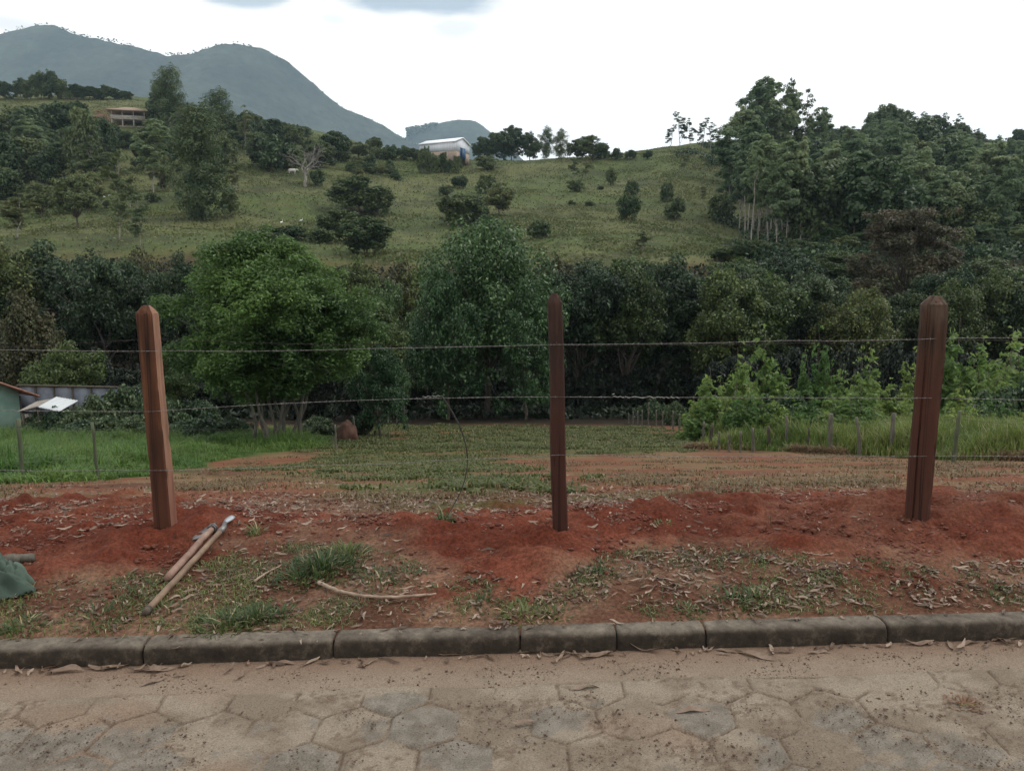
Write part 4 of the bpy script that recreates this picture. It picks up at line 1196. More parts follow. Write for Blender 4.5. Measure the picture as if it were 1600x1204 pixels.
# ------------------------------------------------------------------ new fence: three rough posts and barbed wire
fence = empty('barbed_wire_fence', (.26, 4.46, 0))
tag(fence, 'new barbed wire fence on three rough reddish wooden posts', 'fence')
F0 = np.array((.26, 4.46, 0))
M['post_l'] = wood_mat('orange_brown_timber', [(.3, (.030, .010, .004)), (.55, (.072, .026, .011)), (.75, (.14, .060, .028))], (.070, .023, .012), .25)
M['post_m'] = wood_mat('maroon_timber', [(.3, (.017, .008, .0055)), (.55, (.038, .017, .012)), (.75, (.085, .045, .031))], (.048, .0135, .008), .65)
M['post_r'] = wood_mat('weathered_timber', [(.3, (.024, .011, .007)), (.55, (.053, .025, .014)), (.75, (.10, .055, .034))], (.058, .018, .010), .75, weather=((.10, .075, .055), .80))

def wpt(px, py, D):
    u = (px - 800) / 1200; v = (602 - py) / 1200
    dy = math.cos(PITCH) + v * math.sin(PITCH)
    return np.array([D * u / dy, D, EYE + D * (-math.sin(PITCH) + v * math.cos(PITCH)) / dy])

def fence_post(pxb, pyb, pxt, pyt, sec, mat, yaw, cap, seed, label, taper=.93, dlean=0.0, side=None, groove=None):
    g = ray_ground(pxb, pyb); b = np.array(g); tp = wpt(pxt, pyt, g[1] + dlean)
    Hh = tp[2] - b[2]
    sec = np.asarray(sec, float)
    if len(sec) < 20:
        s2 = np.roll(sec, -1, 0); sec = np.stack([sec, sec * .667 + s2 * .333, sec * .333 + s2 * .667], 1).reshape(-1, 2)
    k = len(sec)
    c, s = math.cos(yaw), math.sin(yaw)
    sec = np.stack([sec[:, 0] * c - sec[:, 1] * s, sec[:, 0] * s + sec[:, 1] * c], 1)
    n = 90; V = []
    cz = Hh - cap
    zs = list(np.linspace(-.25, cz, n)) + [cz + cap * .45, Hh]
    scs = [1 + (taper - 1) * max(0, z) / Hh for z in zs[:n]] + [taper * .74, taper * .36]
    for z, sc_ in zip(zs, scs):
        f = max(0, z) / Hh
        cx_, cy_ = (tp[0] - b[0]) * f, (tp[1] - b[1]) * f
        wob = (vnoise(A(z * 2.1), A(seed * 1.), 160) - .5) * .008
        for j in range(k):
            e = 1 + (vnoise(A(z * 3.5), A(seed * 3. + j * .25), 161) - .5) * .07 + (vnoise(A(z * 26.), A(seed * 3. + j * 1.7), 162) - .5) * .022 - .06 * max(0, float(vnoise(A(z * 1.3), A(seed * 9. + j * 1.9), 163)) - .70) / .3 - .12 * max(0, float(vnoise(A(z * 9.), A(seed * 5. + j * .9), 164)) - .80) / .2
            if z > cz - .001: e = e * 1 + (vnoise(A(z * 40.), A(seed * 7. + j * .6), 165) - .5) * .22
            gy = groove(f) * (1 if j == 9 else .6) if (groove and j in (8, 9, 10)) else 0
            V.append((cx_ + wob + sec[j, 0] * sc_ * e + gy * math.sin(yaw), cy_ + sec[j, 1] * sc_ * e - gy * math.cos(yaw), z))
    i = np.arange(len(zs) - 1)[:, None] * k + np.arange(k)[None]; j = np.arange(len(zs) - 1)[:, None] * k + (np.arange(k)[None] + 1) % k
    Fq = np.stack([i, j, j + k, i + k], -1).reshape(-1, 4)
    Fc = A([list(range((len(zs) - 1) * k, len(zs) * k))])
    o = mesh_np('fence_post', A(V), [Fq, Fc], mat, True, fence)
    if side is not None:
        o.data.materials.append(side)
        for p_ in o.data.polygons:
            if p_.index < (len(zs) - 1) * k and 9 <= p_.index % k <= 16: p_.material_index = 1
    o.data.set_sharp_from_angle(angle=math.radians(32))
    o.location = b - F0; o['label'] = label
    return b, tp
def rect(w, d, ch=.008, m=9):
    p = []
    for (x0, y0, x1, y1) in ((-w / 2 + ch, -d / 2, w / 2 - ch, -d / 2), (w / 2, -d / 2 + ch, w / 2, d / 2 - ch), (w / 2 - ch, d / 2, -w / 2 + ch, d / 2), (-w / 2, d / 2 - ch, -w / 2, -d / 2 + ch)):
        for q in range(m): p.append((x0 + (x1 - x0) * q / (m - 1), y0 + (y1 - y0) * q / (m - 1)))
    return p
bl, tl = fence_post(260, 830, 229, 477, rect(.098, .12), M['post_l'], math.radians(5), .045, 1, 'orange brown post leaning sideways, standing by the two tools', side=wood_mat('sunlit_sawn_timber', [(.3, (.17, .085, .055)), (.55, (.27, .15, .10)), (.75, (.36, .22, .15))], (.16, .06, .04), .2))  # right face paler: fresh cut wood plus sunlight put into its colour
bm_, tm_ = fence_post(875, 838, 867, 458, rect(.083, .075), M['post_m'], math.radians(3), .05, 2, 'narrow dark maroon post with a pyramid tip')
rs = [(-.062, -.030), (-.046, -.050), (-.036, -.055), (-.031, -.044), (-.020, -.056), (.02, -.060), (.045, -.058), (.062, -.045), (.064, .0), (.060, .05), (.0, .06), (-.05, .055), (-.066, .02)]
br_, tr_ = fence_post(1433, 808, 1461, 462, rs, M['post_r'], math.radians(-22), .05, 3, 'thick post with grey weathered top and a split down its front', taper=1.10, groove=lambda f: .012 * sstep(.62, .85, f))
POSTS = [(bl, tl), (bm_, tm_), (br_, tr_)]

def wire_strand(pts, name='barbed_wire', mat=None, r=.0009, twist=True, barb=.13, parent=None, seed=0, label=None, org=F0):
    """two wires wound round each other with barbs every so often"""
    pts = np.asarray(pts, float)
    seg = np.linalg.norm(np.diff(pts, axis=0), axis=1); s = np.concatenate([[0], np.cumsum(seg)])
    n = int(s[-1] / .012); sq = np.linspace(0, s[-1], n)
    P = np.stack([np.interp(sq, s, pts[:, i]) for i in range(3)], 1)
    mb = MB()
    if twist:
        a = sq / .055 * 2 * np.pi
        tan = np.gradient(P, axis=0); tan /= np.linalg.norm(tan, axis=1)[:, None]
        up = np.cross(np.cross(tan, [0, 0, 1.]), tan); si = np.cross(tan, up)
        for ph in (0, np.pi):
            mb.tube(P + r * .95 * (np.cos(a + ph)[:, None] * up + np.sin(a + ph)[:, None] * si), r, 4, caps=False)
    else:
        mb.tube(P, r, 6)
    if barb:
        q = rng(seed); x = q.random() * barb
        while x < s[-1] - .02:
            c = np.array([np.interp(x, sq, P[:, i]) for i in range(3)])
            an = q.random() * 6.28
            for kk in range(2):
                d = np.array([.25 * (1 - 2 * kk), math.cos(an + kk * 1.6), math.sin(an + kk * 1.6)])
                mb.tube([c - d * .009, c, c + d * .009], [.0005, .0009, .0005], 4)
            w = np.linspace(0, 4 * np.pi, 14)
            mb.tube(c + np.stack([np.linspace(-.006, .006, 14), .0026 * np.cos(w), .0026 * np.sin(w)], 1), .0007, 4, caps=False)
            x += barb * q.uniform(.9, 1.1)
    mb.V = [v - org for v in mb.V]
    o = mb.build(name, mat or M['rust_wire'], parent, smooth=True)
    if label: o['label'] = label
    return o
def on_post(i, row, front=.055):
    b, tp = POSTS[i]; lo, hi = 0, 1
    for _ in range(30):
        m_ = (lo + hi) / 2; p = b + (tp - b) * m_
        v = (p[2] - EYE) / p[1]
        if v > float(ratio(row)): hi = m_
        else: lo = m_
    return b + (tp - b) * (lo + hi) / 2 + np.array([0, -front, 0])
def sagged(a, b, sag, n=24):
    t = np.linspace(0, 1, n)[:, None]; p = a + (b - a) * t; p[:, 2] -= (4 * sag * t * (1 - t))[:, 0]; return p
fr = [.062, .045, .064]
for wi, (rows, le, re, sags, lab) in enumerate([((548, 536, 527), 541, 526, (.004, .012, .006), 'top strand of barbed wire'), ((640, 618, 619), 637, 627, (.004, -.030, .001), 'middle strand of barbed wire'), ((731, 708, 708), 733, 709, (.0, .012, .006), 'lowest strand of barbed wire')]):
    p = [on_post(i, rows[i], fr[i]) for i in range(3)]
    pl = wpt(-260, le, p[0][1] - .12); pr = wpt(1850, re, p[2][1] + .12)
    path = np.concatenate([sagged(pl, p[0], sags[0])[:-1], sagged(p[0], p[1], sags[1] * .7)[:-1], sagged(p[1], p[2], sags[2])[:-1], sagged(p[2], pr, .004)])
    path[:, 2] += (wi != 1) * (vnoise(path[:, 0] * 2.6, path[:, 0] * 0 + wi, 170) - .5) * .010
    wire_strand(path, parent=fence, seed=wi, label=lab)
    # staple hammered over the wire on each post
    for i in range(3):
        st = MB(); q = p[i]; w = np.linspace(0, np.pi, 7)
        st.tube(np.stack([np.full(7, q[0]), q[1] + .012 - .016 * np.sin(w), q[2] + .009 * np.cos(w)], 1) - F0, .0016, 5); st.build('staple', M['dark_wire'], fence)
# a second, slacker wire runs behind the posts just under the top strand
p = [on_post(i, r_, -.06) for i, r_ in enumerate((530, 541, 531))]
path = np.concatenate([sagged(wpt(-260, 552, p[0][1]), p[0], .01)[:-1], sagged(p[0], p[1], .018)[:-1], sagged(p[1], p[2], .010)[:-1], sagged(p[2], wpt(1850, 534, p[2][1] + .1), .004)])
wire_strand(path, parent=fence, seed=9, label='slack wire passing behind the posts', r=.0006, barb=.22, mat=M['dark_wire'])
# splices on the middle strand and the loose end hanging from it
pm, pr2, pl2 = on_post(1, 618, fr[1]), on_post(2, 619, fr[2]), on_post(0, 640, fr[0])
def mid_at(px, row):
    t = (px - 875) / (1433 - 875) if px > 875 else (px - 875) / (875 - 260)
    D = pm[1] + (pr2[1] - pm[1]) * t if px > 875 else pm[1] + (pm[1] - pl2[1]) * t
    return wpt(px, row, D - .004)
mb = MB()
for (x0, x1, y0, y1, turns, rad) in ((958, 985, 619, 621, 3, .0030), (985, 1012, 621, 620, 1.0, .005), (1012, 1032, 620, 621, 1.5, .005), (1032, 1062, 621, 621, 4, .0032), (660, 690, 620, 618, 4, .003)):
    t = np.linspace(0, 1, 110); P = A([mid_at(x0 + (x1 - x0) * q, y0 + (y1 - y0) * q) for q in t]); w = t * turns * 2 * np.pi
    P[:, 1] += rad * np.cos(w); P[:, 2] += rad * np.sin(w); mb.tube(P - F0, .0011, 5)
mb.tube(A([mid_at(958, 619), mid_at(956, 616), mid_at(960, 615)]) - F0, .0016, 5)
mb.build('wire_splice', simple_mat('new_wire', (.32, .31, .30), (.5, .49, .47), scale=30, rough=.45, bstr=0, metallic=.4), fence)
a0 = mid_at(689, 618); pts = [a0]
for (px, py, dD) in ((694, 624, .0), (706, 642, .01), (718, 664, .03), (727, 690, .04), (731, 712, .05), (730, 735, .05), (724, 758, .05), (714, 780, .04), (704, 796, .02), (698, 808, 0)):
    pts.append(wpt(px, py, a0[1] + dD))
pts = np.array(pts); t = np.linspace(0, len(pts) - 1, 80); pts = np.stack([np.interp(t, range(len(pts)), pts[:, i]) for i in range(3)], 1)
k_ = np.ones(7) / 7
for _ in range(2):
    for i in range(3):
        pts[3:-3, i] = np.convolve(pts[:, i], k_, 'valid')
mb = MB(); mb.tube(pts - F0, np.linspace(.0048, .0030, len(pts)), 6); o = mb.build('loose_wire', M['dark_wire'], fence, smooth=True); o['label'] = 'loose wire end curving down from the middle strand to the soil'

# ------------------------------------------------------------------ old fences of round stakes
M['stake'] = simple_mat('grey_stake_wood', (.055, .050, .040), (.15, .14, .115), scale=16, vs=(1, 1, .15), lo=.3, hi=.7)
M['stake_d'] = simple_mat('dark_stake_wood', (.035, .028, .022), (.10, .08, .062), scale=16, vs=(1, 1, .15))
M['stake_g'] = simple_mat('mossy_stake_wood', (.045, .055, .032), (.105, .12, .07), scale=16, vs=(1, 1, .15))
def stakes(name, label, lst, wires):
    root = empty(name, (0, 0, 0)); first = None; ends = []
    for i, (px, base, top, wpx, lean, mt) in enumerate(lst):
        g = ray_ground(px, base, 15 if px > 900 else 10)
        D = g[1]; h_ = zpx(D, top) - g[2]; w = wpx / PXM * D
        if first is None:
            first = A(g); root.location = first
        r = rng(500 + i + len(lst)); mb = MB()
        lx = lean / PXM * D
        pts = A([(lx * f * f, r.normal() * .02 * f, -.3 + (h_ + .3) * f) for f in np.linspace(0, 1, 9)]); pts[:, 0] += r.normal(size=9) * .008
        mb.tube(pts, w * .39 * np.linspace(1.12, .88, 9) * (1 + (r.random(9) - .5) * .22), 8, rough=.3, seed=i)
        o = mb.build('stake', M[mt], root, smooth=True); o.location = A(g) - first
        ends.append(A(g) + (lx * .9, 0, 0)); ends[-1] = np.append(ends[-1], h_)
    for f in wires:
        P = A([e[:3] + (0, -.05, e[3] * f) for e in ends]); P2 = []
        for i in range(len(P) - 1): P2.append(sagged(P[i], P[i + 1], .03, 8)[:-1])
        mb = MB(); mb.tube(np.concatenate(P2 + [P[-1:]]) - first, .0025, 4); mb.build('wire', M['dark_wire'], root)
    tag(root, label, 'fence')
    return root
stakes('stake_fence', 'old fence of uneven grey stakes between the cleared lot and the tall grass', [
    (1640, 726, 652, 8, 2, 'stake'), (1490, 722, 642, 8, 3, 'stake_g'), (1393, 712, 645, 9, 0, 'stake'), (1343, 712, 652, 7, -9, 'stake'), (1297, 708, 646, 9, -3, 'stake'), (1262, 705, 668, 4, 0, 'stake_d'), (1228, 703, 650, 6, -2, 'stake'),
    (1202, 703, 665, 6, -3, 'stake_d'), (1177, 706, 668, 6, -3, 'stake'), (1157, 707, 673, 5, -1, 'stake'), (1139, 706, 677, 5, -1, 'stake'), (1123, 704, 674, 4, -1, 'stake'), (1109, 700, 662, 7, 3, 'stake_d'), (1098, 693, 658, 5, 1, 'stake'),
    (1086, 683, 651, 5, -1, 'stake'), (1074, 678, 650, 4, -1, 'stake'), (1061, 675, 646, 4, 0, 'stake'), (1051, 671, 642, 4, 0, 'stake'), (1035, 668, 642, 3.4, 0, 'stake'), (1025, 666, 640, 3.4, 0, 'stake'), (1013, 665, 628, 3, 0, 'stake'),
    (1003, 664, 640, 3, 0, 'stake'), (996, 663, 641, 3, 0, 'stake'), (989, 662, 642, 2.6, 0, 'stake'), (982, 661, 645, 2.4, 0, 'stake')], (.85, .5))
stakes('side_fence', 'old side fence of slim mossy stakes along the bright grass', [
    (36, 757, 655, 9, 2, 'stake_g'), (154, 750, 660, 6.5, -4, 'stake_g'), (525, 702, 663, 4, 0, 'stake'), (555, 688, 650, 3, -2, 'stake'), (575, 672, 645, 3, 0, 'stake_g'), (594, 666, 637, 3.2, 0, 'stake'), (607, 662, 636, 2.6, 0, 'stake'), (620, 661, 635, 2.8, 0, 'stake'), (632, 660, 628, 2.6, 0, 'stake')], (.9,))

# ------------------------------------------------------------------ tools lying by the slim post
M['handle1'] = simple_mat('pinkish_handle_wood', (.15, .085, .062), (.27, .175, .135), scale=9, vs=(1, 1, 1), rough=.55, bstr=.1)
M['handle2'] = simple_mat('tan_handle_wood', (.12, .076, .050), (.22, .15, .10), scale=9, rough=.55, bstr=.1)
M['iron'] = simple_mat('worn_iron', (.07, .065, .065), (.22, .21, .21), scale=12, rough=.45, metallic=.6, bstr=.2)
M['steel'] = simple_mat('bright_steel', (.25, .26, .28), (.42, .44, .47), scale=10, rough=.35, metallic=.5, bstr=.1)
def gp(px, py, up=0):
    g = ray_ground(px, py); return A((g[0], g[1], g[2] + up))
def lay(px0, py0, px1, py1, u0, u1):
    return gp(px0, py0, u0), gp(px1, py1, u1)
# hoe
a, b = lay(262, 912, 334, 838, .03, .055)
hoe = empty('hoe', a); tag(hoe, 'hoe with a thick pinkish wooden handle and flat iron blade, nearer the slim post', 'hoe')
ax = (b - a) / np.linalg.norm(b - a)
mb = MB(); mb.tube(limb_pts(rng(1), a, b, 12, .003, 0) - a, np.linspace(.0195, .0175, 12), 14); mb.build('handle', M['handle1'], hoe, smooth=True)
mb = MB(); side = np.cross(ax, (0, 0, 1)); side /= np.linalg.norm(side); upv = np.cross(side, ax)
w = np.linspace(0, 2 * np.pi, 20); ce = b - ax * .03 - a
mb.tube(ce + np.outer(np.cos(w), side) * .024 + np.outer(np.sin(w), upv) * .024, .006, 6, caps=False); ce = ce + ax * .02
mb.tube(ce + np.outer(np.cos(w), side) * .024 + np.outer(np.sin(w), upv) * .024, .006, 6, caps=False); mb.build('collar', M['iron'], hoe, smooth=True)
c0 = b - ax * .005 - a; tip = gp(299, 842, .012) - a; n_, m_ = 9, 7; V_ = []
wd = gp(322, 830, .03) - a
for i in range(n_):
    f = i / (n_ - 1)
    mid = c0 + (tip - c0) * f; half = (.035 + .075 * math.sin(math.pi * min(1, .25 + f * .65))) * (1 if f < .85 else .55)
    for j in range(m_):
        g_ = j / (m_ - 1) * 2 - 1; V_.append(mid + ax * g_ * half + np.array([0, 0, .012 * (1 - g_ * g_) + .004]))
V_ = A(V_); F_ = grid_faces(n_, m_)
bl_ = mesh_np('blade', np.concatenate([V_, V_ - (0, 0, .004)]), np.concatenate([F_, F_[:, ::-1] + len(V_)]), M['iron'], True, hoe)
sol = bl_.modifiers.new('s', 'SOLIDIFY'); sol.thickness = .001
# spade
a, b = lay(231, 960, 346, 842, .02, .05)
sp_ = empty('digging_spade', a); tag(sp_, 'longer tool with a tan wooden handle, dark socket and bright steel blade, nearer the road', 'spade')
ax = (b - a) / np.linalg.norm(b - a); side = np.cross(ax, (0, 0, 1)); side /= np.linalg.norm(side)
mb = MB(); mb.tube(limb_pts(rng(4), a, b, 14, .0015, 0) - a, np.linspace(.0165, .0150, 14), 14); mb.build('handle', M['handle2'], sp_, smooth=True)
mb = MB(); mb.tube([a - ax * .022 - a, ax * .012], [.0175, .019], 12); mb.build('handle_cap', M['stake_d'], sp_, smooth=True)
mb = MB(); c2 = gp(352, 829, .05) - a; mb.tube([b - a - ax * .02, b - a + ax * .05, c2], [.020, .017, .012], 12); mb.build('socket', M['iron'], sp_, smooth=True)
c3 = gp(363, 818, .045) - a; ax2 = (c3 - c2) / np.linalg.norm(c3 - c2); V_ = []
for i in range(8):
    f = i / 7; mid = c2 - ax2 * .02 + (c3 - c2 + ax2 * .02) * f; half = (.011 + .016 * min(1, f * 1.6)) * (1 if f < .9 else .75)
    for j in range(7):
        g_ = j / 6 * 2 - 1; V_.append(mid + side * g_ * half + np.array([0, 0, .010 * (1 - g_ * g_)]))
V_ = A(V_); F_ = grid_faces(8, 7)
b2 = mesh_np('blade', V_, F_, M['steel'], True, sp_); sol = b2.modifiers.new('s', 'SOLIDIFY'); sol.thickness = .004

# ------------------------------------------------------------------ bent dry stick, loose sticks
M['stick'] = simple_mat('dry_stick', (.17, .12, .085), (.34, .26, .20), scale=18, lo=.3, hi=.7)
def stick(name, pix, r0, r1, label, mat='stick', up=.015, cat='stick'):
    P = A([gp(x, y, up) for x, y in pix]); t = np.linspace(0, len(P) - 1, 30)
    Q = np.stack([np.interp(t, range(len(P)), P[:, i]) for i in range(3)], 1)
    for i in range(3): Q[2:-2, i] = np.convolve(Q[:, i], np.ones(5) / 5, 'valid')
    Q += rng(abs(int(pix[0][0]))).normal(size=Q.shape) * .0015
    o0 = Q[0].copy(); mb = MB(); mb.tube(Q - o0, np.linspace(r0, r1, 30), 8, rough=.25, seed=2); o = mb.build(name, M[mat], smooth=True); o.location = o0; tag(o, label, cat); return o
stick('dry_stick', [(497, 916), (515, 924), (540, 933), (580, 939), (630, 938), (682, 934)], .0105, .006, 'long pale bent stick lying among the weeds near the kerb', up=.02)
stick('dry_twig', [(398, 912), (415, 900), (440, 887)], .007, .003, 'short grey twig beside the tool handles')
stick('dry_twig', [(1252, 866), (1285, 871), (1325, 863)], .0035, .002, 'thin arched reddish twig on the raw soil', up=.012)
stick('dry_twig', [(1045, 1108), (1065, 1109), (1090, 1106)], .005, .003, 'small pale twig lying out on the paved road', up=.008) if False else None
stick('wooden_pole', [(-40, 889), (10, 884), (55, 880)], .030, .024, 'cut end of a grey wooden pole poking out past the green cloth', mat='stake', up=.035, cat='pole')

# green cloth heap
M['cloth'] = simple_mat('green_cloth', (.028, .048, .037), (.085, .122, .096), scale=5, rough=.85, bstr=.2, bdist=.003, lo=.3, hi=.75)
c = gp(-36, 942); nu, nv = 120, 90; U, Vv = np.meshgrid(np.linspace(-1, 1, nu), np.linspace(-1, 1, nv)); U, Vv = U.ravel(), Vv.ravel()
rr_ = np.sqrt(U ** 2 + Vv ** 2); env = np.clip(1 - rr_ ** 2.4, 0, 1) ** .5
fold = np.abs(np.sin((Vv * 5.2 + U * 1.1) + 2.4 * (fbm(U * 1.6 + 9, Vv * 1.6, 180, 3) - .5) * 4)) ** .6
fold2 = np.abs(np.sin((U * 3.0 - Vv * 2.0) + 5 * (fbm(U * 1.3, Vv * 1.3 + 4, 184, 3) - .5)))
ridge = 1 - np.abs(2 * fbm(U * 1.5 + 3, Vv * 2.4, 186, 2) - 1) * 2.2
ridge2 = 1 - np.abs(2 * fbm(U * 3.2 + 8, Vv * 4.4, 187, 2) - 1) * 2.2
crs = np.abs(np.sin(15 * Vv + 6 * U + 13 * fbm(U * 2.2, Vv * 2.2, 189, 2))) ** .7
Zc = .82 * env * (.03 + .055 * fold + .03 * fold2 + .050 * crs + .08 * np.clip(ridge, -.3, 1) + .045 * np.clip(ridge2, -.3, 1) + .06 * np.exp(-((U + .1) ** 2 + (Vv - .3) ** 2) / .2)) - .02
Xc = -.06 + U * .25 + (fbm(U * 2 + 5, Vv * 2, 190, 2) - .5) * .14; Yc = .09 + Vv * .20 + (fbm(U * 2, Vv * 2 + 5, 192, 2) - .5) * .10
keep = rr_ < .985
Fg = grid_faces(nv, nu); Fg = Fg[keep[Fg].all(1)]
cl_ = mesh_np('cloth_bundle', np.stack([Xc, Yc, Zc], 1), Fg, M['cloth'], True); cl_.location = c
sol = cl_.modifiers.new('s', 'SOLIDIFY'); sol.thickness = .003
tag(cl_, 'crumpled faded green cloth heaped on the soil at the frame edge', 'cloth')

# clod and termite mound
def lump(name, c, s, mat, label, cat, seed, amp=.35, sub=4, f=2.2):
    bm = __import__('bmesh').new(); __import__('bmesh').ops.create_icosphere(bm, subdivisions=sub, radius=1)
    me = bpy.data.meshes.new(name); bm.to_mesh(me); bm.free()
    V = np.empty(len(me.vertices) * 3, np.float32); me.vertices.foreach_get('co', V); V = V.reshape(-1, 3).astype(float)
    d = 1 + amp * ((fbm(V[:, 0] * f + seed, V[:, 1] * f + V[:, 2] * f * 1.3, 200 + seed, 4) - .5) * 2)
    V = V * d[:, None] * np.asarray(s); V[:, 2] = np.maximum(V[:, 2], -.3 * s[2])
    me.vertices.foreach_set('co', V.astype(np.float32).ravel()); me.polygons.foreach_set('use_smooth', np.ones(len(me.polygons), bool)); me.materials.append(mat); me.update()
    o = bpy.data.objects.new(name, me); COL.objects.link(o); o.location = c; tag(o, label, cat); return o
M['redearth'] = simple_mat('red_earth', (.085, .025, .015), (.145, .05, .03), scale=30, lo=.3, hi=.7)
M['termite'] = simple_mat('termite_earth', (.055, .028, .020), (.11, .056, .038), scale=6, lo=.3, hi=.7)
lump('earth_clod', gp(1225, 795, .015), (.032, .03, .026), M['redearth'], 'single dark red clod of earth in front of the thick post', 'clod', 1)
g = ray_ground(542, 688); s_ = g[1] / PXM
lump('termite_mound', (g[0], g[1], g[2] + .15), (17 * s_, 15 * s_, 26 * s_), M['termite'], 'reddish brown termite mound by the side fence', 'mound', 2, amp=.22)
T('under', 568, None, 636, 30, g[1] + 2.5, 'dark dry bush leaning over the termite mound', 'shrubs by the mound', cat='shrub')

# ------------------------------------------------------------------ buildings
M['terracotta'] = simple_mat('terracotta_tiles', (.20, .14, .105), (.32, .235, .185), scale=3, vs=(6, 6, 6))
M['render'] = simple_mat('grey_render', (.24, .22, .19), (.36, .34, .30), scale=2)
M['brick'] = simple_mat('bare_brick', (.075, .055, .045), (.13, .095, .075), scale=5)
M['dark'] = simple_mat('dark_opening', (.012, .012, .012), (.02, .02, .02), bstr=0)
g = ray_ground(205, 192, 60)
hs = empty('two_storey_house', (g[0], g[1], g[2]), math.radians(14)); tag(hs, 'two storey house with verandas and tiled hip roof on the hill by the red bank', 'house')
W_, Dp = 9.6, 8.0
mb = MB(); mb.box((0, 2.2, .2), (W_ - 1.5, Dp - 3.4, 5.6)); mb.box((0, 2.2, -3), (W_ - 1.5, Dp - 3.4, .8)); mb.build('wall', M['brick'], hs)
mb = MB(); mb.box((0, 0, -1.9), (W_, Dp + .2, .25)); mb.box((0, 0, .35), (W_ + .2, Dp + .3, .25)); mb.build('floor_slab', M['render'], hs)
mb = MB(); mb.box((0, -Dp / 2 + .05, .90), (W_, .14, .95)); mb.box((-W_ / 2 + .07, -1.2, .90), (.14, 5.4, .95)); mb.build('balcony_parapet', M['render'], hs)
for x in (-4.55, -1.6, 1.5, 4.55):
    mb = MB(); mb.box((x, -Dp / 2 + .25, 2.1), (.3, .3, 1.5)); mb.build('column', M['render'], hs)
    mb = MB(); mb.box((x, -Dp / 2 + .25, -.85), (.34, .34, 2.1)); mb.build('column', M['render'], hs)
for x in (-2.6, .4, 3.0):
    mb = MB(); mb.box((x, .38, -.8), (1.4, .3, 1.6)); mb.build('window', M['dark'], hs)
    mb = MB(); mb.box((x, .38, 1.6), (1.4, .3, 1.5)); mb.build('window', M['dark'], hs)
rw, rd, z0 = W_ / 2 + 1.1, Dp / 2 + 1.1, 2.75
V_ = A([(-rw, -rd, z0), (rw, -rd, z0), (rw, rd, z0), (-rw, rd, z0), (-1.2, 0, z0 + 1.75), (1.2, 0, z0 + 1.75), (-rw, -rd, z0 - .15), (rw, -rd, z0 - .15), (rw, rd, z0 - .15), (-rw, rd, z0 - .15)])
mesh_np('roof', V_, [A([[0, 1, 5, 4], [2, 3, 4, 5], [0, 6, 7, 1], [1, 7, 8, 2], [2, 8, 9, 3], [3, 9, 6, 0], [6, 9, 8, 7]]), A([[1, 2, 5], [3, 0, 4]])], M['terracotta'], False, hs)

# white shed on the crest
M['sheet'] = simple_mat('white_metal_sheet', (.50, .53, .58), (.62, .65, .70), scale=1.2, vs=(7, 7, .1), rough=.5, bstr=.6, bdist=.05)
M['sheetr'] = simple_mat('white_roof_sheet', (.72, .75, .80), (.84, .87, .90), scale=1.2, rough=.5, bstr=.2)
M['block'] = simple_mat('block_wall', (.24, .19, .155), (.36, .29, .24), scale=2)
M['blue'] = simple_mat('blue_gate_paint', (.02, .07, .16), (.035, .11, .24), scale=1, vs=(5, 5, .2), rough=.5)
D_ = 236; X_ = (712 - 800) / 1200 * D_ / 1.02; zb, ze, za = zpx(D_, 244.5), zpx(D_, 221.2), zpx(D_, 213.5)
L_, Wg, ph = 12.5, 8.5, math.radians(-27)      # corner nearest the camera is the origin
sh = empty('white_shed', (X_, D_, zb), ph); tag(sh, 'white metal shed with a blue door and brown block base on the crest', 'shed')
hh, ah = ze - zb, za - zb; hb = hh * .42
# local axes: long side runs away to -x', gable end lies along +y' side
mb = MB()
mb.box((-L_ / 2, .10, hb / 2 - .6), (L_, .2, hb + 1.2)); mb.box((-L_ / 2, Wg - .10, hb / 2 - .6), (L_, .2, hb + 1.2)); mb.box((-L_ + .1, Wg / 2, hb / 2 - .6), (.2, Wg - .42, hb + 1.2))
mb.box((-.1, (.21 + 2.9) / 2, hb / 2 - .6), (.2, 2.9 - .21, hb + 1.2)); mb.box((-.1, (5.9 + Wg - .21) / 2, hb / 2 - .6), (.2, Wg - .21 - 5.9, hb + 1.2)); mb.build('block_wall', M['block'], sh)
mb = MB(); mb.box((-L_ / 2, .08, (hh + hb) / 2 + .01), (L_ + .1, .26, hh - hb - .02)); mb.box((-L_ / 2, Wg - .08, (hh + hb) / 2 + .01), (L_ + .1, .26, hh - hb - .02))
for xx in (-.09, -L_ + .09):
    V_ = A([(xx - .15, .23, hb + .01), (xx - .15, Wg - .23, hb + .01), (xx - .15, Wg - .23, hh), (xx - .15, Wg / 2, ah), (xx - .15, .23, hh)]); V2 = V_ + (.3, 0, 0)
    b0 = mb.n; mb.add(np.concatenate([V_, V2]), A([[i, (i + 1) % 5, (i + 1) % 5 + 5, i + 5] for i in range(5)])); mb.T.append(b0 + A([[0, 2, 1], [0, 3, 2], [0, 4, 3], [5, 6, 7], [5, 7, 8], [5, 8, 9]]))
mb.build('metal_wall', M['sheet'], sh)
V_ = A([(.4, -.4, hh - .05), (.4, Wg / 2, ah + .22), (.4, Wg + .4, hh - .05), (-L_ - .4, -.4, hh - .05), (-L_ - .4, Wg / 2, ah + .22), (-L_ - .4, Wg + .4, hh - .05)])
V2 = V_ + (0, 0, .22)
mesh_np('roof', np.concatenate([V_, V2]), A([[0, 3, 4, 1], [1, 4, 5, 2], [6, 7, 10, 9], [7, 8, 11, 10], [0, 1, 7, 6], [1, 2, 8, 7], [4, 3, 9, 10], [5, 4, 10, 11], [3, 0, 6, 9], [2, 5, 11, 8]]), M['sheetr'], False, sh)
mb = MB(); mb.box((.10, 4.4, hh * .33), (.12, 3.0, hh * .74)); dr = mb.build('door', M['blue'], sh)
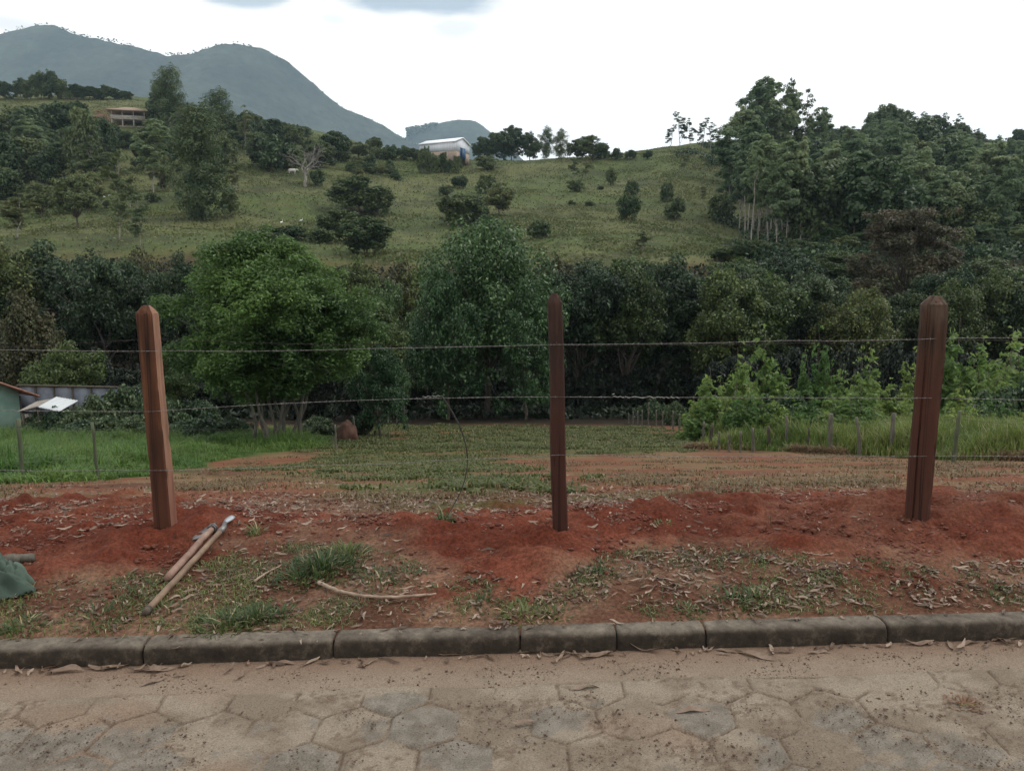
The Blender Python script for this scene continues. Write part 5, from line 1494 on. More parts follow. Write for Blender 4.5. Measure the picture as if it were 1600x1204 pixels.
mb = MB(); mb.box((.20, 3.6, hh * .33), (.08, .7, hh * .70)); mb.build('door_leaf', M['dark'], dr)
for px, base, top, w, lab in ((668, 248, 232, 20, 'bush in front of the shed long wall'), (672, 250, 228, 14, 'small tree rising against the shed long wall'), (698, 250, 238, 22, 'bush by the shed corner'), (715, 252, 243, 16, 'low bush under the blue door'), (683, 252, 240, 20, 'low bush along the shed wall')):
    T('bush', px, base, top, w, 228, lab, 'scrub in front of the shed', cat='bush')

# green house at the frame edge
M['mint'] = simple_mat('mint_green_render', (.20, .36, .31), (.27, .44, .38), scale=2, rough=.85, bstr=.1)
M['mintd'] = simple_mat('roof_tiles_edge', (.24, .12, .08), (.38, .22, .17), scale=5)
M['planks'] = simple_mat('dark_planks', (.05, .042, .036), (.12, .10, .085), scale=8, vs=(4, 4, .2))
D_ = 38.; x1 = (21 - 800) / 1200 * D_ / 1.0; zt = zpx(D_, 611); g = at(10, D_)
gh = empty('green_house', (x1, D_, g[2]), math.radians(58)); tag(gh, 'corner of a mint green house with a tiled roof at the frame edge', 'house')
ht = zt - g[2]
# gable wall faces the camera: eave at its right corner
gw = 7.0
rise = 1.75; off_ = .005
V_ = A([(-gw, 0, -.5), (0, 0, -.5), (0, 0, ht), (-gw / 2, 0, ht + rise), (-gw, 0, ht)]); V2 = V_ + (0, 7, 0)
mesh_np('wall', np.concatenate([V_, V2]), [A([[0, 1, 6, 5], [1, 2, 7, 6], [4, 0, 5, 9]]), A([[0, 4, 3, 2, 1], [5, 6, 7, 8, 9]])], M['mint'], False, gh)
mb = MB()
for sgn in (1, -1):
    x_e = .75 if sgn == 1 else -gw - .75
    sl = rise / (gw / 2); ze_ = ht - .75 * sl + .02
    V_ = A([(x_e, -.5, ze_), (-gw / 2, -.5, ht + rise + .02), (-gw / 2, 7.5, ht + rise + .02), (x_e, 7.5, ze_)]); V2 = V_ + (0, 0, .10)
    mb.add(np.concatenate([V_, V2]), A([[0, 1, 2, 3], [7, 6, 5, 4], [0, 4, 5, 1], [3, 2, 6, 7], [0, 3, 7, 4]]))
mb.build('roof', M['mintd'], gh)
mb = MB(); mb.box((.06, .5, ht / 2 - .1), (.1, .9, ht - .3)); mb.build('plank_screen', M['planks'], gh)
# grey panel wall
M['panel'] = simple_mat('blue_grey_panels', (.085, .10, .125), (.165, .185, .22), scale=1.8, vs=(1, 1, 1), lo=.3, hi=.7)
pa, pb = at(28, 40), at(232, 39); dx = A(pb) - A(pa); Lw = np.hypot(dx[0], dx[1]); yaw = math.atan2(dx[1], dx[0]); zt = zpx(39.5, 606)
wl = empty('panel_wall', pa, yaw); tag(wl, 'blue grey concrete panel wall behind the tin sheets', 'wall'); npn = 7
for i in range(npn):
    w_ = Lw / npn; mb = MB(); mb.box((w_ * (i + .5), 0, (zt - pa[2]) / 2 - .25), (w_ - .10, .06, zt - pa[2] + .5)); mb.build('panel', M['panel'], wl)
    mb = MB(); mb.box((w_ * i, 0, (zt - pa[2]) / 2 - .25), (.09, .13, zt - pa[2] + .56)); mb.build('post', M['stake_d'], wl)
mb = MB(); mb.box((Lw / 2, 0, zt - pa[2] + .08), (Lw, .2, .07)); mb.build('coping', M['stake_d'], wl)
# low shelter of tin sheets
M['tin'] = simple_mat('tin_sheet', (.40, .43, .45), (.56, .59, .61), scale=2, vs=(12, .3, 1), rough=.5, bstr=.5, bdist=.02, metallic=.1)
M['tind'] = simple_mat('dull_tin_sheet', (.16, .14, .12), (.28, .25, .22), scale=3, rough=.7)
def quad_sheet(name, corners, mat, parent, org, th=.02, n=24):
    c = [A(p) for p in corners]; V_ = []
    for i in range(n):
        for j in range(6):
            u_, v_ = i / (n - 1), j / 5
            p = (c[0] * (1 - u_) + c[1] * u_) * (1 - v_) + (c[3] * (1 - u_) + c[2] * u_) * v_
            V_.append(p + (0, 0, .012 * math.sin(i * 2.1)) - org)
    o = mesh_np(name, A(V_), grid_faces(n, 6), mat, True, parent); s = o.modifiers.new('s', 'SOLIDIFY'); s.thickness = th; return o
Dn = 35.
org = A(at(90, Dn)); st = empty('tin_shelter', org); tag(st, 'low shelter roofed with a bright tin sheet and a dull one behind it', 'shelter')
quad_sheet('roof_sheet', [wpt(59, 636, Dn - .6), wpt(92, 643, Dn - 1.4), wpt(122, 626, Dn + .4), wpt(88, 620, Dn + 1.4)], M['tin'], st, org)
quad_sheet('roof_sheet', [wpt(26, 644, Dn - .4), wpt(60, 635, Dn - .2), wpt(84, 623, Dn + 1.6), wpt(58, 627, Dn + 1.4)], M['tind'], st, org)
mb = MB()
for (px, py, dd) in ((36, 642, -.2), (60, 640, -.4), (94, 645, -1.1), (116, 632, .4)):
    q = wpt(px, py, Dn + dd); mb = MB(); mb.tube([q - org + (0, 0, -1.7), q - org], .05, 6); mb.build('prop', M['stake_d'], st)
mb = MB(); q = wpt(47, 650, Dn + .5) - org; mb.box(q + (0, 0, -.3), (.75, .05, .8)); mb.build('side_board', M['render'], st)

# ------------------------------------------------------------------ white egrets in the pasture
M['white'] = simple_mat('white_feathers', (.75, .75, .73), (.85, .85, .83), bstr=0); M['bill'] = simple_mat('yellow_bill', (.5, .35, .05), (.55, .38, .06), bstr=0)
def egret():
    mb = MB(); t = np.linspace(0, 1, 14)
    body = A([(-.26 + .44 * q, 0, .34 + .12 * q) for q in t]); mb.tube(body, .012 + .085 * np.sin(np.pi * np.clip(t * .93 + .05, 0, 1)) ** .8, 10)
    neck = A([(.15, 0, .45), (.22, 0, .52), (.20, 0, .60), (.17, 0, .67), (.20, 0, .73), (.24, 0, .75)]); mb.tube(neck, [.05, .035, .024, .022, .028, .02], 8)
    bodyo = mb.build('body', M['white'], smooth=True, link=False).data
    mb = MB(); mb.tube([(.25, 0, .75), (.33, 0, .735)], [.012, .003], 6); mb2 = mb.build('bill', M['bill'], link=False).data
    mb = MB()
    for s in (-1, 1): mb.tube([(-.02, s * .035, .36), (-.03, s * .035, .18), (-.01, s * .035, 0)], .008, 5); mb.tube([(-.01, s * .035, .006), (.07, s * .04, .006)], .006, 4)
    return bodyo, mb2, mb.build('legs', M['dark'], link=False).data
eb, ebl, el = egret()
for i, (px, py, rz, s, lab) in enumerate([(172, 309, .4, 1.25, 'white egret standing beside the faded green tree'), (163, 311, 2.6, 1.1, 'smaller white egret just left of its companion'), (440, 352, 1.2, 1.3, 'white egret above the dark bush row'), (471, 349, -.3, 1.3, 'white egret at the far end of the dark bush row')]):
    g = ray_ground(px, py, 60); ro = empty('egret', g, rz); ro.scale = (s, s, s); tag(ro, lab, 'bird', 'egrets in the pasture')
    for nm_, d_ in (('body', eb), ('bill', ebl), ('leg', el)):
        c_ = bpy.data.objects.new(nm_, d_); COL.objects.link(c_); c_.parent = ro
# a pale zebu cow resting high in the pasture
def cow():
    mb = MB(); t = np.linspace(0, 1, 12)
    mb.tube(A([(-1.0 + 1.9 * q, 0, 1.02 + .06 * math.sin(q * 3)) for q in t]), [.14, .30, .36, .38, .38, .37, .37, .38, .40, .36, .28, .2], 12)
    mb.tube(A([(.75, 0, 1.2), (1.05, 0, 1.28), (1.3, 0, 1.2), (1.5, 0, 1.02)]), [.27, .20, .16, .09], 10)
    mb.tube(A([(.5, 0, 1.35), (.55, 0, 1.52), (.62, 0, 1.38)]), [.14, .12, .1], 8)
    for x in (-.75, .6):
        for s in (-.2, .2):
            mb.tube(A([(x, s, .85), (x + (-.06 if x < 0 else 0), s, .45), (x, s, 0)]), [.13, .065, .055], 7)
    mb.tube(A([(-1.0, 0, 1.1), (-1.1, 0, .8), (-1.08, 0, .45)]), [.035, .025, .04], 6)
    for s in (-1, 1): mb.tube(A([(1.25, s * .1, 1.3), (1.2, s * .28, 1.27)]), [.05, .02], 6); mb.tube(A([(1.28, s * .07, 1.34), (1.25, s * .14, 1.5)]), [.03, .01], 5)
    return mb.build('cow', simple_mat('pale_hide', (.45, .42, .38), (.6, .57, .53), scale=2, bstr=0), smooth=True)
g = ray_ground(457, 273, 60); cw = cow(); cw.location = g; cw.rotation_euler = (0, 0, .3); tag(cw, 'pale cow grazing beside the dark bushes left of the leafless tree', 'cow')
g = ray_ground(355, 249, 60); cw2 = cw.copy(); COL.objects.link(cw2); cw2.location = g; cw2.rotation_euler = (0, 0, 2.4); tag(cw2, 'pale cow just right of the largest dark eucalyptus', 'cow')
# ------------------------------------------------------------------ grass, weeds, litter
def blades(name, P, h, w, mat, seed, lean=.5, kind='stuff', label=None, cat='grass', seg=2, parent=None):
    """each blade a bent tapering strip of two quads"""
    r = rng(seed); n = len(P); P = np.asarray(P, float)
    h = np.asarray(h) * (.6 + .7 * r.random(n)); w = np.asarray(w) * (.7 + .6 * r.random(n))
    a = r.random(n) * 2 * np.pi; d = np.stack([np.cos(a), np.sin(a), np.zeros(n)], 1); s = np.stack([-np.sin(a), np.cos(a), np.zeros(n)], 1)
    ln = lean * (.2 + r.random(n)) 
    up = np.array([0, 0, 1.])
    p0 = P - up * .01; p1 = P + up * (h * .55)[:, None] + d * (h * ln * .25)[:, None]; p2 = P + up * (h * (1 - .35 * ln))[:, None] + d * (h * ln * .85)[:, None]
    W = w[:, None] / 2
    V = np.stack([p0 - s * W * .8, p0 + s * W * .8, p1 + s * W, p1 - s * W, p2 + s * W * .12, p2 - s * W * .12], 1).reshape(-1, 3)
    b = np.arange(n)[:, None] * 6
    F = np.concatenate([b + A([[0, 1, 2, 3]]), b + A([[3, 2, 4, 5]])])
    o = mesh_np(name, V, F, mat, False, parent)
    if label: tag(o, label, cat, kind=kind)
    return o

def sample_poly(name, n, seed, pw=None, clump=.0, sc=.6, jit=.3):
    """points inside a ground polygon, denser near the camera as 1/D, optionally clumped"""
    P = A(PG[name]); r = rng(seed); outp = []; tot = 0
    x0, y0 = P.min(0); x1, y1 = P.max(0)
    while tot < n:
        k = n * 2
        X = r.uniform(x0 - jit, x1 + jit, k); Y = r.uniform(y0 - jit, y1 + jit, k)
        m_ = pin(name, X, Y, .05, jit, 40 + seed, 1.0) > r.random(k)
        if pw: m_ &= r.random(k) < (y0 / np.maximum(Y, y0)) ** pw
        if clump: m_ &= fbm(X / sc, Y / sc, seed + 300, 3) + r.normal(size=k) * .10 > clump
        outp.append(np.stack([X[m_], Y[m_]], 1)); tot += int(m_.sum())
    q = np.concatenate(outp)[:n]
    return np.stack([q[:, 0], q[:, 1], height(q[:, 0], q[:, 1])], 1)

p = sample_poly('bright', 95000, 21, pw=1.2); ed = np.clip(poly_sd(PG['bright'], p[:, 0], p[:, 1]) / 1.6 + .15, .15, 1); hh_ = ed * (.16 + .42 * sstep(.3, .7, fbm(p[:, 0] / 1.1, p[:, 1] / 1.1, 310, 3)))
blades('tall_bright_grass', p, hh_, .020, M['grass_bright'], 1, 1.2, label='lush bright green grass behind the two mossy stakes')
p = sample_poly('tall', 110000, 22, pw=1.0); ed = np.clip(poly_sd(PG['tall'], p[:, 0], p[:, 1]) / 1.2 + .2, .2, 1); hh_ = ed * (.40 + .60 * sstep(.3, .7, fbm(p[:, 0] / 1.3, p[:, 1] / 1.3, 320, 3)))
blades('tall_yellow_grass', p, hh_, .026, M['grass_tall'], 2, .6, label='tall yellowish green grass behind the old stakes')
p = sample_poly('green', 60000, 23, pw=1.1, clump=.52, sc=.9, jit=2.0)
blades('short_grass', p, .065 + .05 * (p[:, 1] > 25), .016 + .0008 * p[:, 1], M['grass_lot'], 3, 1.1, label='short patchy green grass on the cleared lot')
# dry sparse grass over the bare middle of the lot
r = rng(31); X = r.uniform(-9, 10, 260000); Y = 5.1 + 17 * r.random(260000) ** 1.3
m_ = (fbm(X / .7, Y / .7, 330, 3) + r.normal(size=len(X)) * .09 > .655) & (np.abs(X) < .72 * Y + 1) & (r.random(len(X)) < 6 / Y) & (pin('red_b', X, Y, .1, .2) < .4) & (pin('red_a', X, Y, .1, .2) < .4)
X, Y = X[m_], Y[m_]
blades('dry_grass', np.stack([X, Y, height(X, Y)], 1), .05, .006 + .0009 * Y, M['grass_dry'], 4, 1.5, label='straw coloured dry grass scattered on the bare lot')
# fringe under the old stakes and along the red edge
gx = A(STK); X = r.uniform(gx[0, 0] - 1, gx[-1, 0] + 2, 22000); X = X[fbm(X / .8, X * 0, 372, 3) + r.normal(size=len(X)) * .05 > .50]
Y = np.interp(X, gx[:, 0], gx[:, 1]) + r.normal(size=len(X)) * .35
blades('dead_grass_fringe', np.stack([X, Y, height(X, Y)], 1), np.clip(.30 - .5 * np.abs(Y - np.interp(X, gx[:, 0], gx[:, 1])), .04, 1), .020, M['grass_dry'], 5, 1.2, label='greyish dead grass along the foot of the old stakes')
# pasture tussocks on the hillside: low leafy sprigs, thicker in patches
r = rng(41); n = 700000; Dh = 88 + 215 * r.random(n) ** .8; ah = r.uniform(-.85, .45, n); X, Y = ah * Dh, Dh
m_ = r.random(n) < .08 + .7 * sstep(.42, .70, fbm(X / 5, Y / 5, 340, 4)) * sstep(.35, .6, fbm(X / 26, Y / 26, 344, 2)); X, Y = X[m_], Y[m_]; n = len(X)
C = np.stack([X, Y, height(X, Y) + .12], 1); dn = ball_dirs(r, n, .6)
sz = .5 + .5 * r.random(n); Vt, Ft = leaves_np(C, dn, .50 * sz, .34 * sz, r)
o = mesh_np('pasture_tussocks', Vt, Ft, M['pasture']); tag(o, 'rough tussocks and low weeds over the hillside pasture', 'grass', kind='stuff')
r = rng(43); n = 420000; X = r.uniform(20, 230, n); Y = r.uniform(92, 330, n); m_ = (X / Y > .33 + .10 * (fbm(X / 14, Y / 14, 371, 3) - .5) * 4) ; X, Y = X[m_], Y[m_]; n = len(X)
C = np.stack([X, Y, height(X, Y) + .3 + 1.6 * r.random(n)], 1); Vt, Ft = leaves_np(C, ball_dirs(r, n, .6), np.full(n, .62), np.full(n, .42), r)
o = mesh_np('slope_undergrowth', Vt, Ft, M['broad3']); tag(o, 'dark undergrowth between the trees of the wooded slope', 'undergrowth', kind='stuff')
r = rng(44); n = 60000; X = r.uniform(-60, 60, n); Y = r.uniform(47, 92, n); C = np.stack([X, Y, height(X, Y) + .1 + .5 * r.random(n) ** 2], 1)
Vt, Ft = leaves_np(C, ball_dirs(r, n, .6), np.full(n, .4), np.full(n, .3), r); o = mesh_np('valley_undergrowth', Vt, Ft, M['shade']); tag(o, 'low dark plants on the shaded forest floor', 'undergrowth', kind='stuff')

# individual weeds on the verge
def weed(px, py, rad, n, h, label, seed, mat='grass_weed', w=.008, lean=1.5, onroad=False):
    g = (lambda q: (q[0], q[1], q[2]))(ray_ground(px, py)) if not onroad else None
    if onroad:
        D = EYE / -float(ratio(py)); g = ((px - 800) / 1200 * D / .935, D, .003)
    r = rng(seed); rho = rad * r.random(n) ** .7; a = r.random(n) * 6.28; x, y = rho * np.cos(a), rho * np.sin(a)
    z = (height(g[0] + x, g[1] + y) - g[2]) if not onroad else x * 0
    hh = h * (.35 + .65 * (1 - rho / rad)); 
    # blades lean outward from the heart of the tuft
    d = np.stack([x, y], 1) / (rho[:, None] + 1e-6) * .8 + r.normal(size=(n, 2)) * .5; d /= np.linalg.norm(d, axis=1)[:, None]
    ln = lean * (.2 + .8 * r.random(n)); L = hh * (.6 + .8 * r.random(n)); p = np.stack([x, y, z - .01], 1); dd = np.concatenate([d, np.zeros((n, 1))], 1); s = np.stack([-d[:, 1], d[:, 0], np.zeros(n)], 1)
    W = (w * (.6 + .8 * r.random(n)) / 2)[:, None]; V = []
    for f in (0, .35, .7, 1):
        q = p + np.array([0, 0, 1.]) * (L * (f - .42 * ln * f * f))[:, None].clip(-1, 9) + dd * (L * ln * .75 * f ** 1.5)[:, None]
        q[:, 2] = np.maximum(q[:, 2], z + .002 + .004 * f); k = (1, 1, .75, .08)[int(f * 3 + .01)] if f < 1 else .08
        V += [q - s * W * k, q + s * W * k]
    V = np.stack(V, 1).reshape(-1, 3); b = np.arange(n)[:, None] * 8
    F = np.concatenate([b + A([[0, 1, 3, 2]]), b + A([[2, 3, 5, 4]]), b + A([[4, 5, 7, 6]])])
    o = mesh_np('grass_tuft', V, F, M[mat]); o.location = g; tag(o, label, 'grass tuft', 'grass tufts on the verge'); return o
for i, (px, py, rad, n, h, lab) in enumerate([
    (505, 890, .22, 420, .13, 'largest bright tuft of weeds, between the tools and the centre post'), (540, 868, .14, 180, .12, 'feathery tuft just behind the largest one'), (470, 905, .16, 200, .09, 'low tuft in front of the largest one'),
    (355, 975, .16, 260, .09, 'fresh green tuft against the kerb below the tool handles'), (398, 968, .13, 220, .09, 'fresh green tuft on the kerb beside its brighter twin'), (440, 960, .1, 90, .06, 'thin tuft near the kerb right of the twin tufts'),
    (160, 958, .2, 150, .06, 'straggly tuft behind the first kerb joint'), (35, 985, .12, 120, .08, 'small tuft against the kerb under the green cloth'), (28, 925, .08, 90, .10, 'small spiky weed growing in front of the green cloth'),
    (590, 905, .16, 150, .07, 'dull tuft behind the bent stick'), (640, 900, .16, 120, .06, 'dull tuft at the edge of the raw red soil'), (690, 925, .10, 90, .07, 'tuft at the end of the bent stick'),
    (755, 940, .09, 80, .06, 'small pale tuft near the kerb beyond the stick'), (820, 960, .14, 170, .07, 'green tuft on the kerb below the centre post'), (862, 958, .12, 100, .05, 'flat tuft on the kerb right below the centre post'),
    (925, 895, .14, 130, .06, 'brownish tuft among dry leaves right of the centre post'), (1075, 955, .10, 90, .05, 'tuft among the leaves at the kerb joint'), (1145, 940, .16, 170, .07, 'grey green tuft in the leaf litter'),
    (1185, 935, .13, 140, .07, 'grey green tuft beside its twin in the leaf litter'), (1040, 820, .10, 70, .05, 'sparse tuft on the red soil right of the centre post'), (695, 815, .06, 70, .12, 'spindly weed where the loose wire touches the ground'),
    (400, 835, .05, 60, .12, 'thin upright weed beside the steel blade'), (265, 955, .16, 120, .05, 'low tuft beside the end of the long handle'), (105, 905, .12, 70, .04, 'faint tuft on the brown soil by the green cloth'),
    (250, 765, .16, 110, .06, 'tuft at the field edge by the slim post'), (1300, 905, .12, 100, .05, 'faint tuft in the litter below the thick post'), (560, 770, .12, 60, .05, 'faint tuft at the field edge')]):
    weed(px, py, rad, n, h, lab, 400 + i)
weed(1505, 1100, .075, 110, .035, 'only tuft growing out of the road paving', 440, mat='grass_dry', onroad=True)
# thin growth all along the verge
p = sample_poly('weeds', 5200, 25, clump=.53, sc=.22, jit=.15); blades('verge_grass', p, .026, .0042, M['grass_weed'], 6, 2.0, label='thin creeping grass on the soil behind the kerb')
p = sample_poly('litter', 3200, 26, clump=.55, sc=.2, jit=.15); blades('litter_grass', p, .025, .0045, M['grass_weed'], 7, 2.0, label='thin grass among the dry leaves behind the kerb')
r = rng(52); X = r.uniform(-3, 3.2, 260); Y = 3.55 + SKEW * X + r.random(260) * .9; m_ = fbm(X / .5, Y / .5, 350, 2) > .5; X, Y = X[m_], Y[m_]
blades('cut_stems', np.stack([X, Y, height(X, Y)], 1), .05, .004, M['stake_d'], 8, .25, label='short dark stems of cut weeds', cat='stems')

# dry eucalyptus leaves: long curled strips
def dry_leaf(seed, L=.11, W=.017, curl=1.0, twist=.6):
    r = rng(seed); n = 9; t = np.linspace(0, 1, n); c = curl * (r.random() - .3) * 2; bnd = (r.random() - .5) * .9
    x = (t - .5) * L; y = bnd * L * (t - .5) ** 2; z = .004 + c * L * .35 * (t - .5) ** 2 + .004 * np.sin(t * 9 + seed)
    w = W * np.sin(np.pi * np.clip(t, .03, .985) ** .85) ** .75 / 2 + .0006; tw = twist * (r.random() - .5) * 4 * (t - .3)
    V = []
    for i in range(n):
        cx_, sx_ = math.cos(tw[i]), math.sin(tw[i])
        V += [(x[i], y[i] - w[i] * cx_, z[i] - w[i] * sx_ + .15 * w[i]), (x[i], y[i], z[i]), (x[i], y[i] + w[i] * cx_, z[i] + w[i] * sx_ + .3 * w[i])]
    V = A(V); V[:, 2] -= V[:, 2].min() - .001
    return V, grid_faces(n, 3)
TL = [dry_leaf(s) for s in range(8)] + [dry_leaf(s, L=.05, W=.016) for s in range(8, 14)] + [dry_leaf(s, L=.035, W=.010, curl=2) for s in range(14, 18)]
m, t, b, o = new_mat('fallen_leaves')
g_ = N(t, 'ShaderNodeNewGeometry'); nn = noise_node(t, 60, 4)
cr_ = ramp(t, g_.outputs['Random Per Island'], [(0, (.055, .033, .023)), (.35, (.115, .076, .054)), (.65, (.18, .128, .094)), (.9, (.29, .225, .175)), (1, (.16, .09, .06))])
mx = N(t, 'ShaderNodeMix', data_type='RGBA', blend_type='MULTIPLY'); mx.inputs[0].default_value = .7; t.links.new(cr_, mx.inputs[6]); t.links.new(ramp(t, nn, [(.3, (.6, .55, .5)), (.6, (1.1, 1.1, 1.1))]), mx.inputs[7])
t.links.new(mx.outputs[2], b.inputs['Base Color']); b.inputs['Roughness'].default_value = .55; M['fallen'] = m
def cover(name, P, smin, smax, label, seed, templ=TL, mat=None, cat='leaf litter', tilt=.35):
    r = rng(seed); n = len(P); P = P.copy(); P[:, 2] += .001
    o = scatter(name, templ, P, r.random(n) * 6.28, r.uniform(smin, smax, n), mat or M['fallen'], tilt=r.normal(size=n) * tilt); tag(o, label, cat, kind='stuff'); return o
def ground_pts(X, Y):
    z = height(X, Y)
    return np.stack([X, Y, z + .008 * (Y < 7)], 1)
p = sample_poly('litter', 1500, 61, clump=.36, sc=.3, jit=.25); p[:, 2] += .006; cover('leaf_litter', p, .30, .85, 'dense dry eucalyptus leaves behind the kerb on the thick post side', 1)
p = sample_poly('weeds', 900, 62, jit=.25); p[:, 2] += .006; cover('leaf_litter', p, .30, .80, 'scattered dry leaves among the weeds behind the kerb', 2)
r = rng(63); X = r.uniform(-4.5, 4.5, 3600); Y = r.uniform(3.45, 6.3, 3600) + SKEW * X; cover('leaf_litter', ground_pts(X, Y), .15, .6, 'small dry leaf scraps strewn over the red soil', 3)
X = r.uniform(-4.5, 1.2, 2600); Y = 5.25 + r.normal(size=2600) * .45; X2 = r.uniform(-8, 9, 2600); Y2 = 5.6 + np.abs(r.normal(size=2600)) * 2.2
cover('leaf_litter', ground_pts(np.concatenate([X, X2]), np.concatenate([Y, Y2])), .4, .9, 'pale leaf scraps where the raw soil meets the field', 4)
# the kerb top catches a few, the gutter many
r = rng(66); X = r.uniform(-4, 4, 70); P = np.stack([X, 3.235 + SKEW * X + r.uniform(.06, .11, 70), np.full(70, .092)], 1); cover('leaf_litter', P, .4, .8, 'dry leaves caught on top of the kerb', 5, tilt=.1)
X = r.uniform(-5, 5, 230); P = np.stack([X, 3.215 + SKEW * X - np.abs(r.normal(size=230)) * .025, np.full(230, .008)], 1); cover('leaf_litter', P, .5, 1.1, 'line of dry leaves drifted against the foot of the kerb', 6, tilt=.5)
# single leaves that lie out on the road
for i, (px, py, L, rz, c_) in enumerate([(560, 870 + 0, 0, 0, 0)] * 0 + [(105, 1050, .15, .2, 1), (170, 1046, .17, .15, .7), (245, 1050, .15, .1, .6), (240, 1068, .11, .7, .4), (282, 1058, .06, .3, 1), (377, 1058, .09, 1.5, .3), (190, 1093, .075, -.5, .5), (440, 1038, .13, .05, .6), (655, 1046, .05, .8, .5),
                                     (712, 1024, .15, .1, 1.2), (830, 1022, .14, .05, .8), (930, 1026, .16, .35, 1.4), (1010, 1018, .15, -.2, 1.5), (915, 1077, .12, .15, 1.2), (820, 1130, .10, .25, 1.2), (1085, 1112, .14, .1, .4), (1182, 1028, .17, -.5, 1.5), (1135, 1020, .10, -.3, 1),
                                     (1275, 1021, .10, .1, .8), (1435, 1008, .14, .1, .8), (1480, 1010, .10, 1.3, .8), (1512, 1006, .11, .3, .8), (1560, 1000, .12, .1, .7), (775, 1212, .1, .1, .6), (400, 1026, .13, .1, 1.)]):
    D = EYE / -float(ratio(py)); x = (px - 800) / 1200 * D / .94
    V_, F_ = dry_leaf(900 + i, L=L, W=L * .19, curl=c_, twist=.8)
    o = mesh_np('fallen_leaf', V_, F_, M['fallen'], True); o.location = (x, D, .006); o.rotation_euler = (0, 0, rz)
    where = 'against the foot of the kerb' if py < 1040 else 'out on the road surface'
    tag(o, 'long dry curled leaf lying %s' % where, 'leaf', 'dry leaves ' + where)
# crumbs and clods
def crumbs(seed, n=12):
    bm = __import__('bmesh').new(); __import__('bmesh').ops.create_icosphere(bm, subdivisions=1, radius=1); r = rng(seed)
    V = A([v.co[:] for v in bm.verts]) * (.7 + .6 * r.random((len(bm.verts), 1))) * A([1, .8, .6]); F = A([[v.index for v in f.verts] for f in bm.faces]); bm.free(); return V, F
CR = [crumbs(s) for s in range(5)]
m = simple_mat('crumb_earth', (.055, .035, .025), (.15, .10, .07), scale=25, lo=.35, hi=.65); M['crumb'] = m
r = rng(70); X = r.uniform(-3.4, 3.4, 26000); Tt = r.uniform(1.9, 3.15, 26000); m_ = fbm(X / .16, Tt / .12, 360, 3) + r.normal(size=26000) * .05 > .52; X, Tt = X[m_], Tt[m_]
P = np.stack([X, Tt + SKEW * X, np.full(len(X), .006)], 1); scale_ = np.minimum(.0015 + rng(71).exponential(.0013, len(P)), .007)
o = scatter('road_grit', CR, P, r.random(len(P)) * 6.28, scale_, M['crumb']); tag(o, 'dark grit and seeds strewn over the road', 'grit', kind='stuff')
X = r.uniform(-4.6, 5, 46000); Y = r.uniform(3.5, 6.6, 46000) + SKEW * X; wr = np.maximum(pin('red_a', X, Y, .1, .2), pin('red_b', X, Y, .1, .2)); m_ = r.random(46000) < .15 + .85 * wr * (fbm(X / .4, Y / .3, 366, 2) > .45); X, Y = X[m_], Y[m_]
sc_ = np.minimum(.003 + rng(72).exponential(.0045, len(X)), .028)
o = scatter('soil_crumbs', CR, np.stack([X, Y, height(X, Y) + .004], 1), r.random(len(X)) * 6.28, sc_, M['redearth'], smooth=False); tag(o, 'loose crumbs of dug red earth', 'soil crumbs', kind='stuff')

# ------------------------------------------------------------------ mountains
def mountain(name, sky_pts, D, foot, label, seed, depth=700, colr=((.022, .034, .030), (.045, .062, .048))):
    """ridge heightfield: crest follows the skyline at its own distance, flanks fall to both sides with gullies"""
    pxs = np.arange(sky_pts[0][0], sky_pts[-1][0], 4.)
    rows = np.interp(pxs, [p[0] for p in sky_pts], [p[1] for p in sky_pts])
    k = 5; rp = np.pad(rows, k // 2, mode='edge'); rows = np.convolve(rp, np.ones(k) / k, 'valid')
    X = (pxs - 800) / 1200 * D / 1.03; crest = zrow(D, rows)
    s = np.concatenate([np.linspace(-1, 1, 121), [1.3]])
    V = []
    for q in s:
        f = (1 - abs(q)) if abs(q) < 1 else 0
        gul = (fbm(X / 320 + q * .8, np.full_like(X, q * 2.2), seed, 5) - .5)
        Yq = D + q * depth + (fbm(X / 680, X * 0, seed + 9, 2) - .5) * 300
        prof_ = np.clip(f, 0, 1) ** 1.15
        zz = foot + (crest - foot) * prof_ * (1 + gul * .55 * (1 - f) * 1.6) + gul * 70 * (1 - f) * f * 4
        V.append(np.stack([X * (1 + q * depth / D * .0), Yq, zz + (fbm(X / 30, np.full_like(X, q * 60), seed + 20, 3) - .5) * 12], 1))
    V = np.stack(V, 1).reshape(-1, 3)
    m, t, b, o_ = new_mat(name + '_forest')
    f1 = noise_node(t, .0055, 6); f2 = noise_node(t, .04, 4)
    c1 = ramp(t, f1, [(.40, colr[0]), (.62, colr[1])]); mx = N(t, 'ShaderNodeMix', data_type='RGBA', blend_type='MULTIPLY'); mx.inputs[0].default_value = 1
    t.links.new(c1, mx.inputs[6]); t.links.new(ramp(t, f2, [(.3, (.6, .6, .6)), (.7, (1.3, 1.3, 1.3))]), mx.inputs[7]); t.links.new(mx.outputs[2], b.inputs['Base Color']); b.inputs['Roughness'].default_value = 1
    bump(t, b, f2, .6, 6)
    o = mesh_np(name, V, grid_faces(len(pxs), len(s))[:, ::-1], m, True); tag(o, label, 'mountain', kind='structure'); return o, X, crest, D
mo, mX, mC, mD = mountain('mountain', [(-500, 120), (-300, 95), (-150, 90), (0, 67), (40, 59), (70, 49), (90, 46), (115, 48), (135, 58), (160, 66), (200, 74), (250, 88), (290, 97), (320, 96), (345, 84), (370, 78), (400, 78), (430, 84), (455, 97), (485, 122), (510, 145), (535, 165), (575, 180), (600, 195), (625, 210), (650, 222), (700, 250), (760, 285)], 2600, -20,
                         'large blue grey double peaked mountain behind the hillside', 400, 1300)
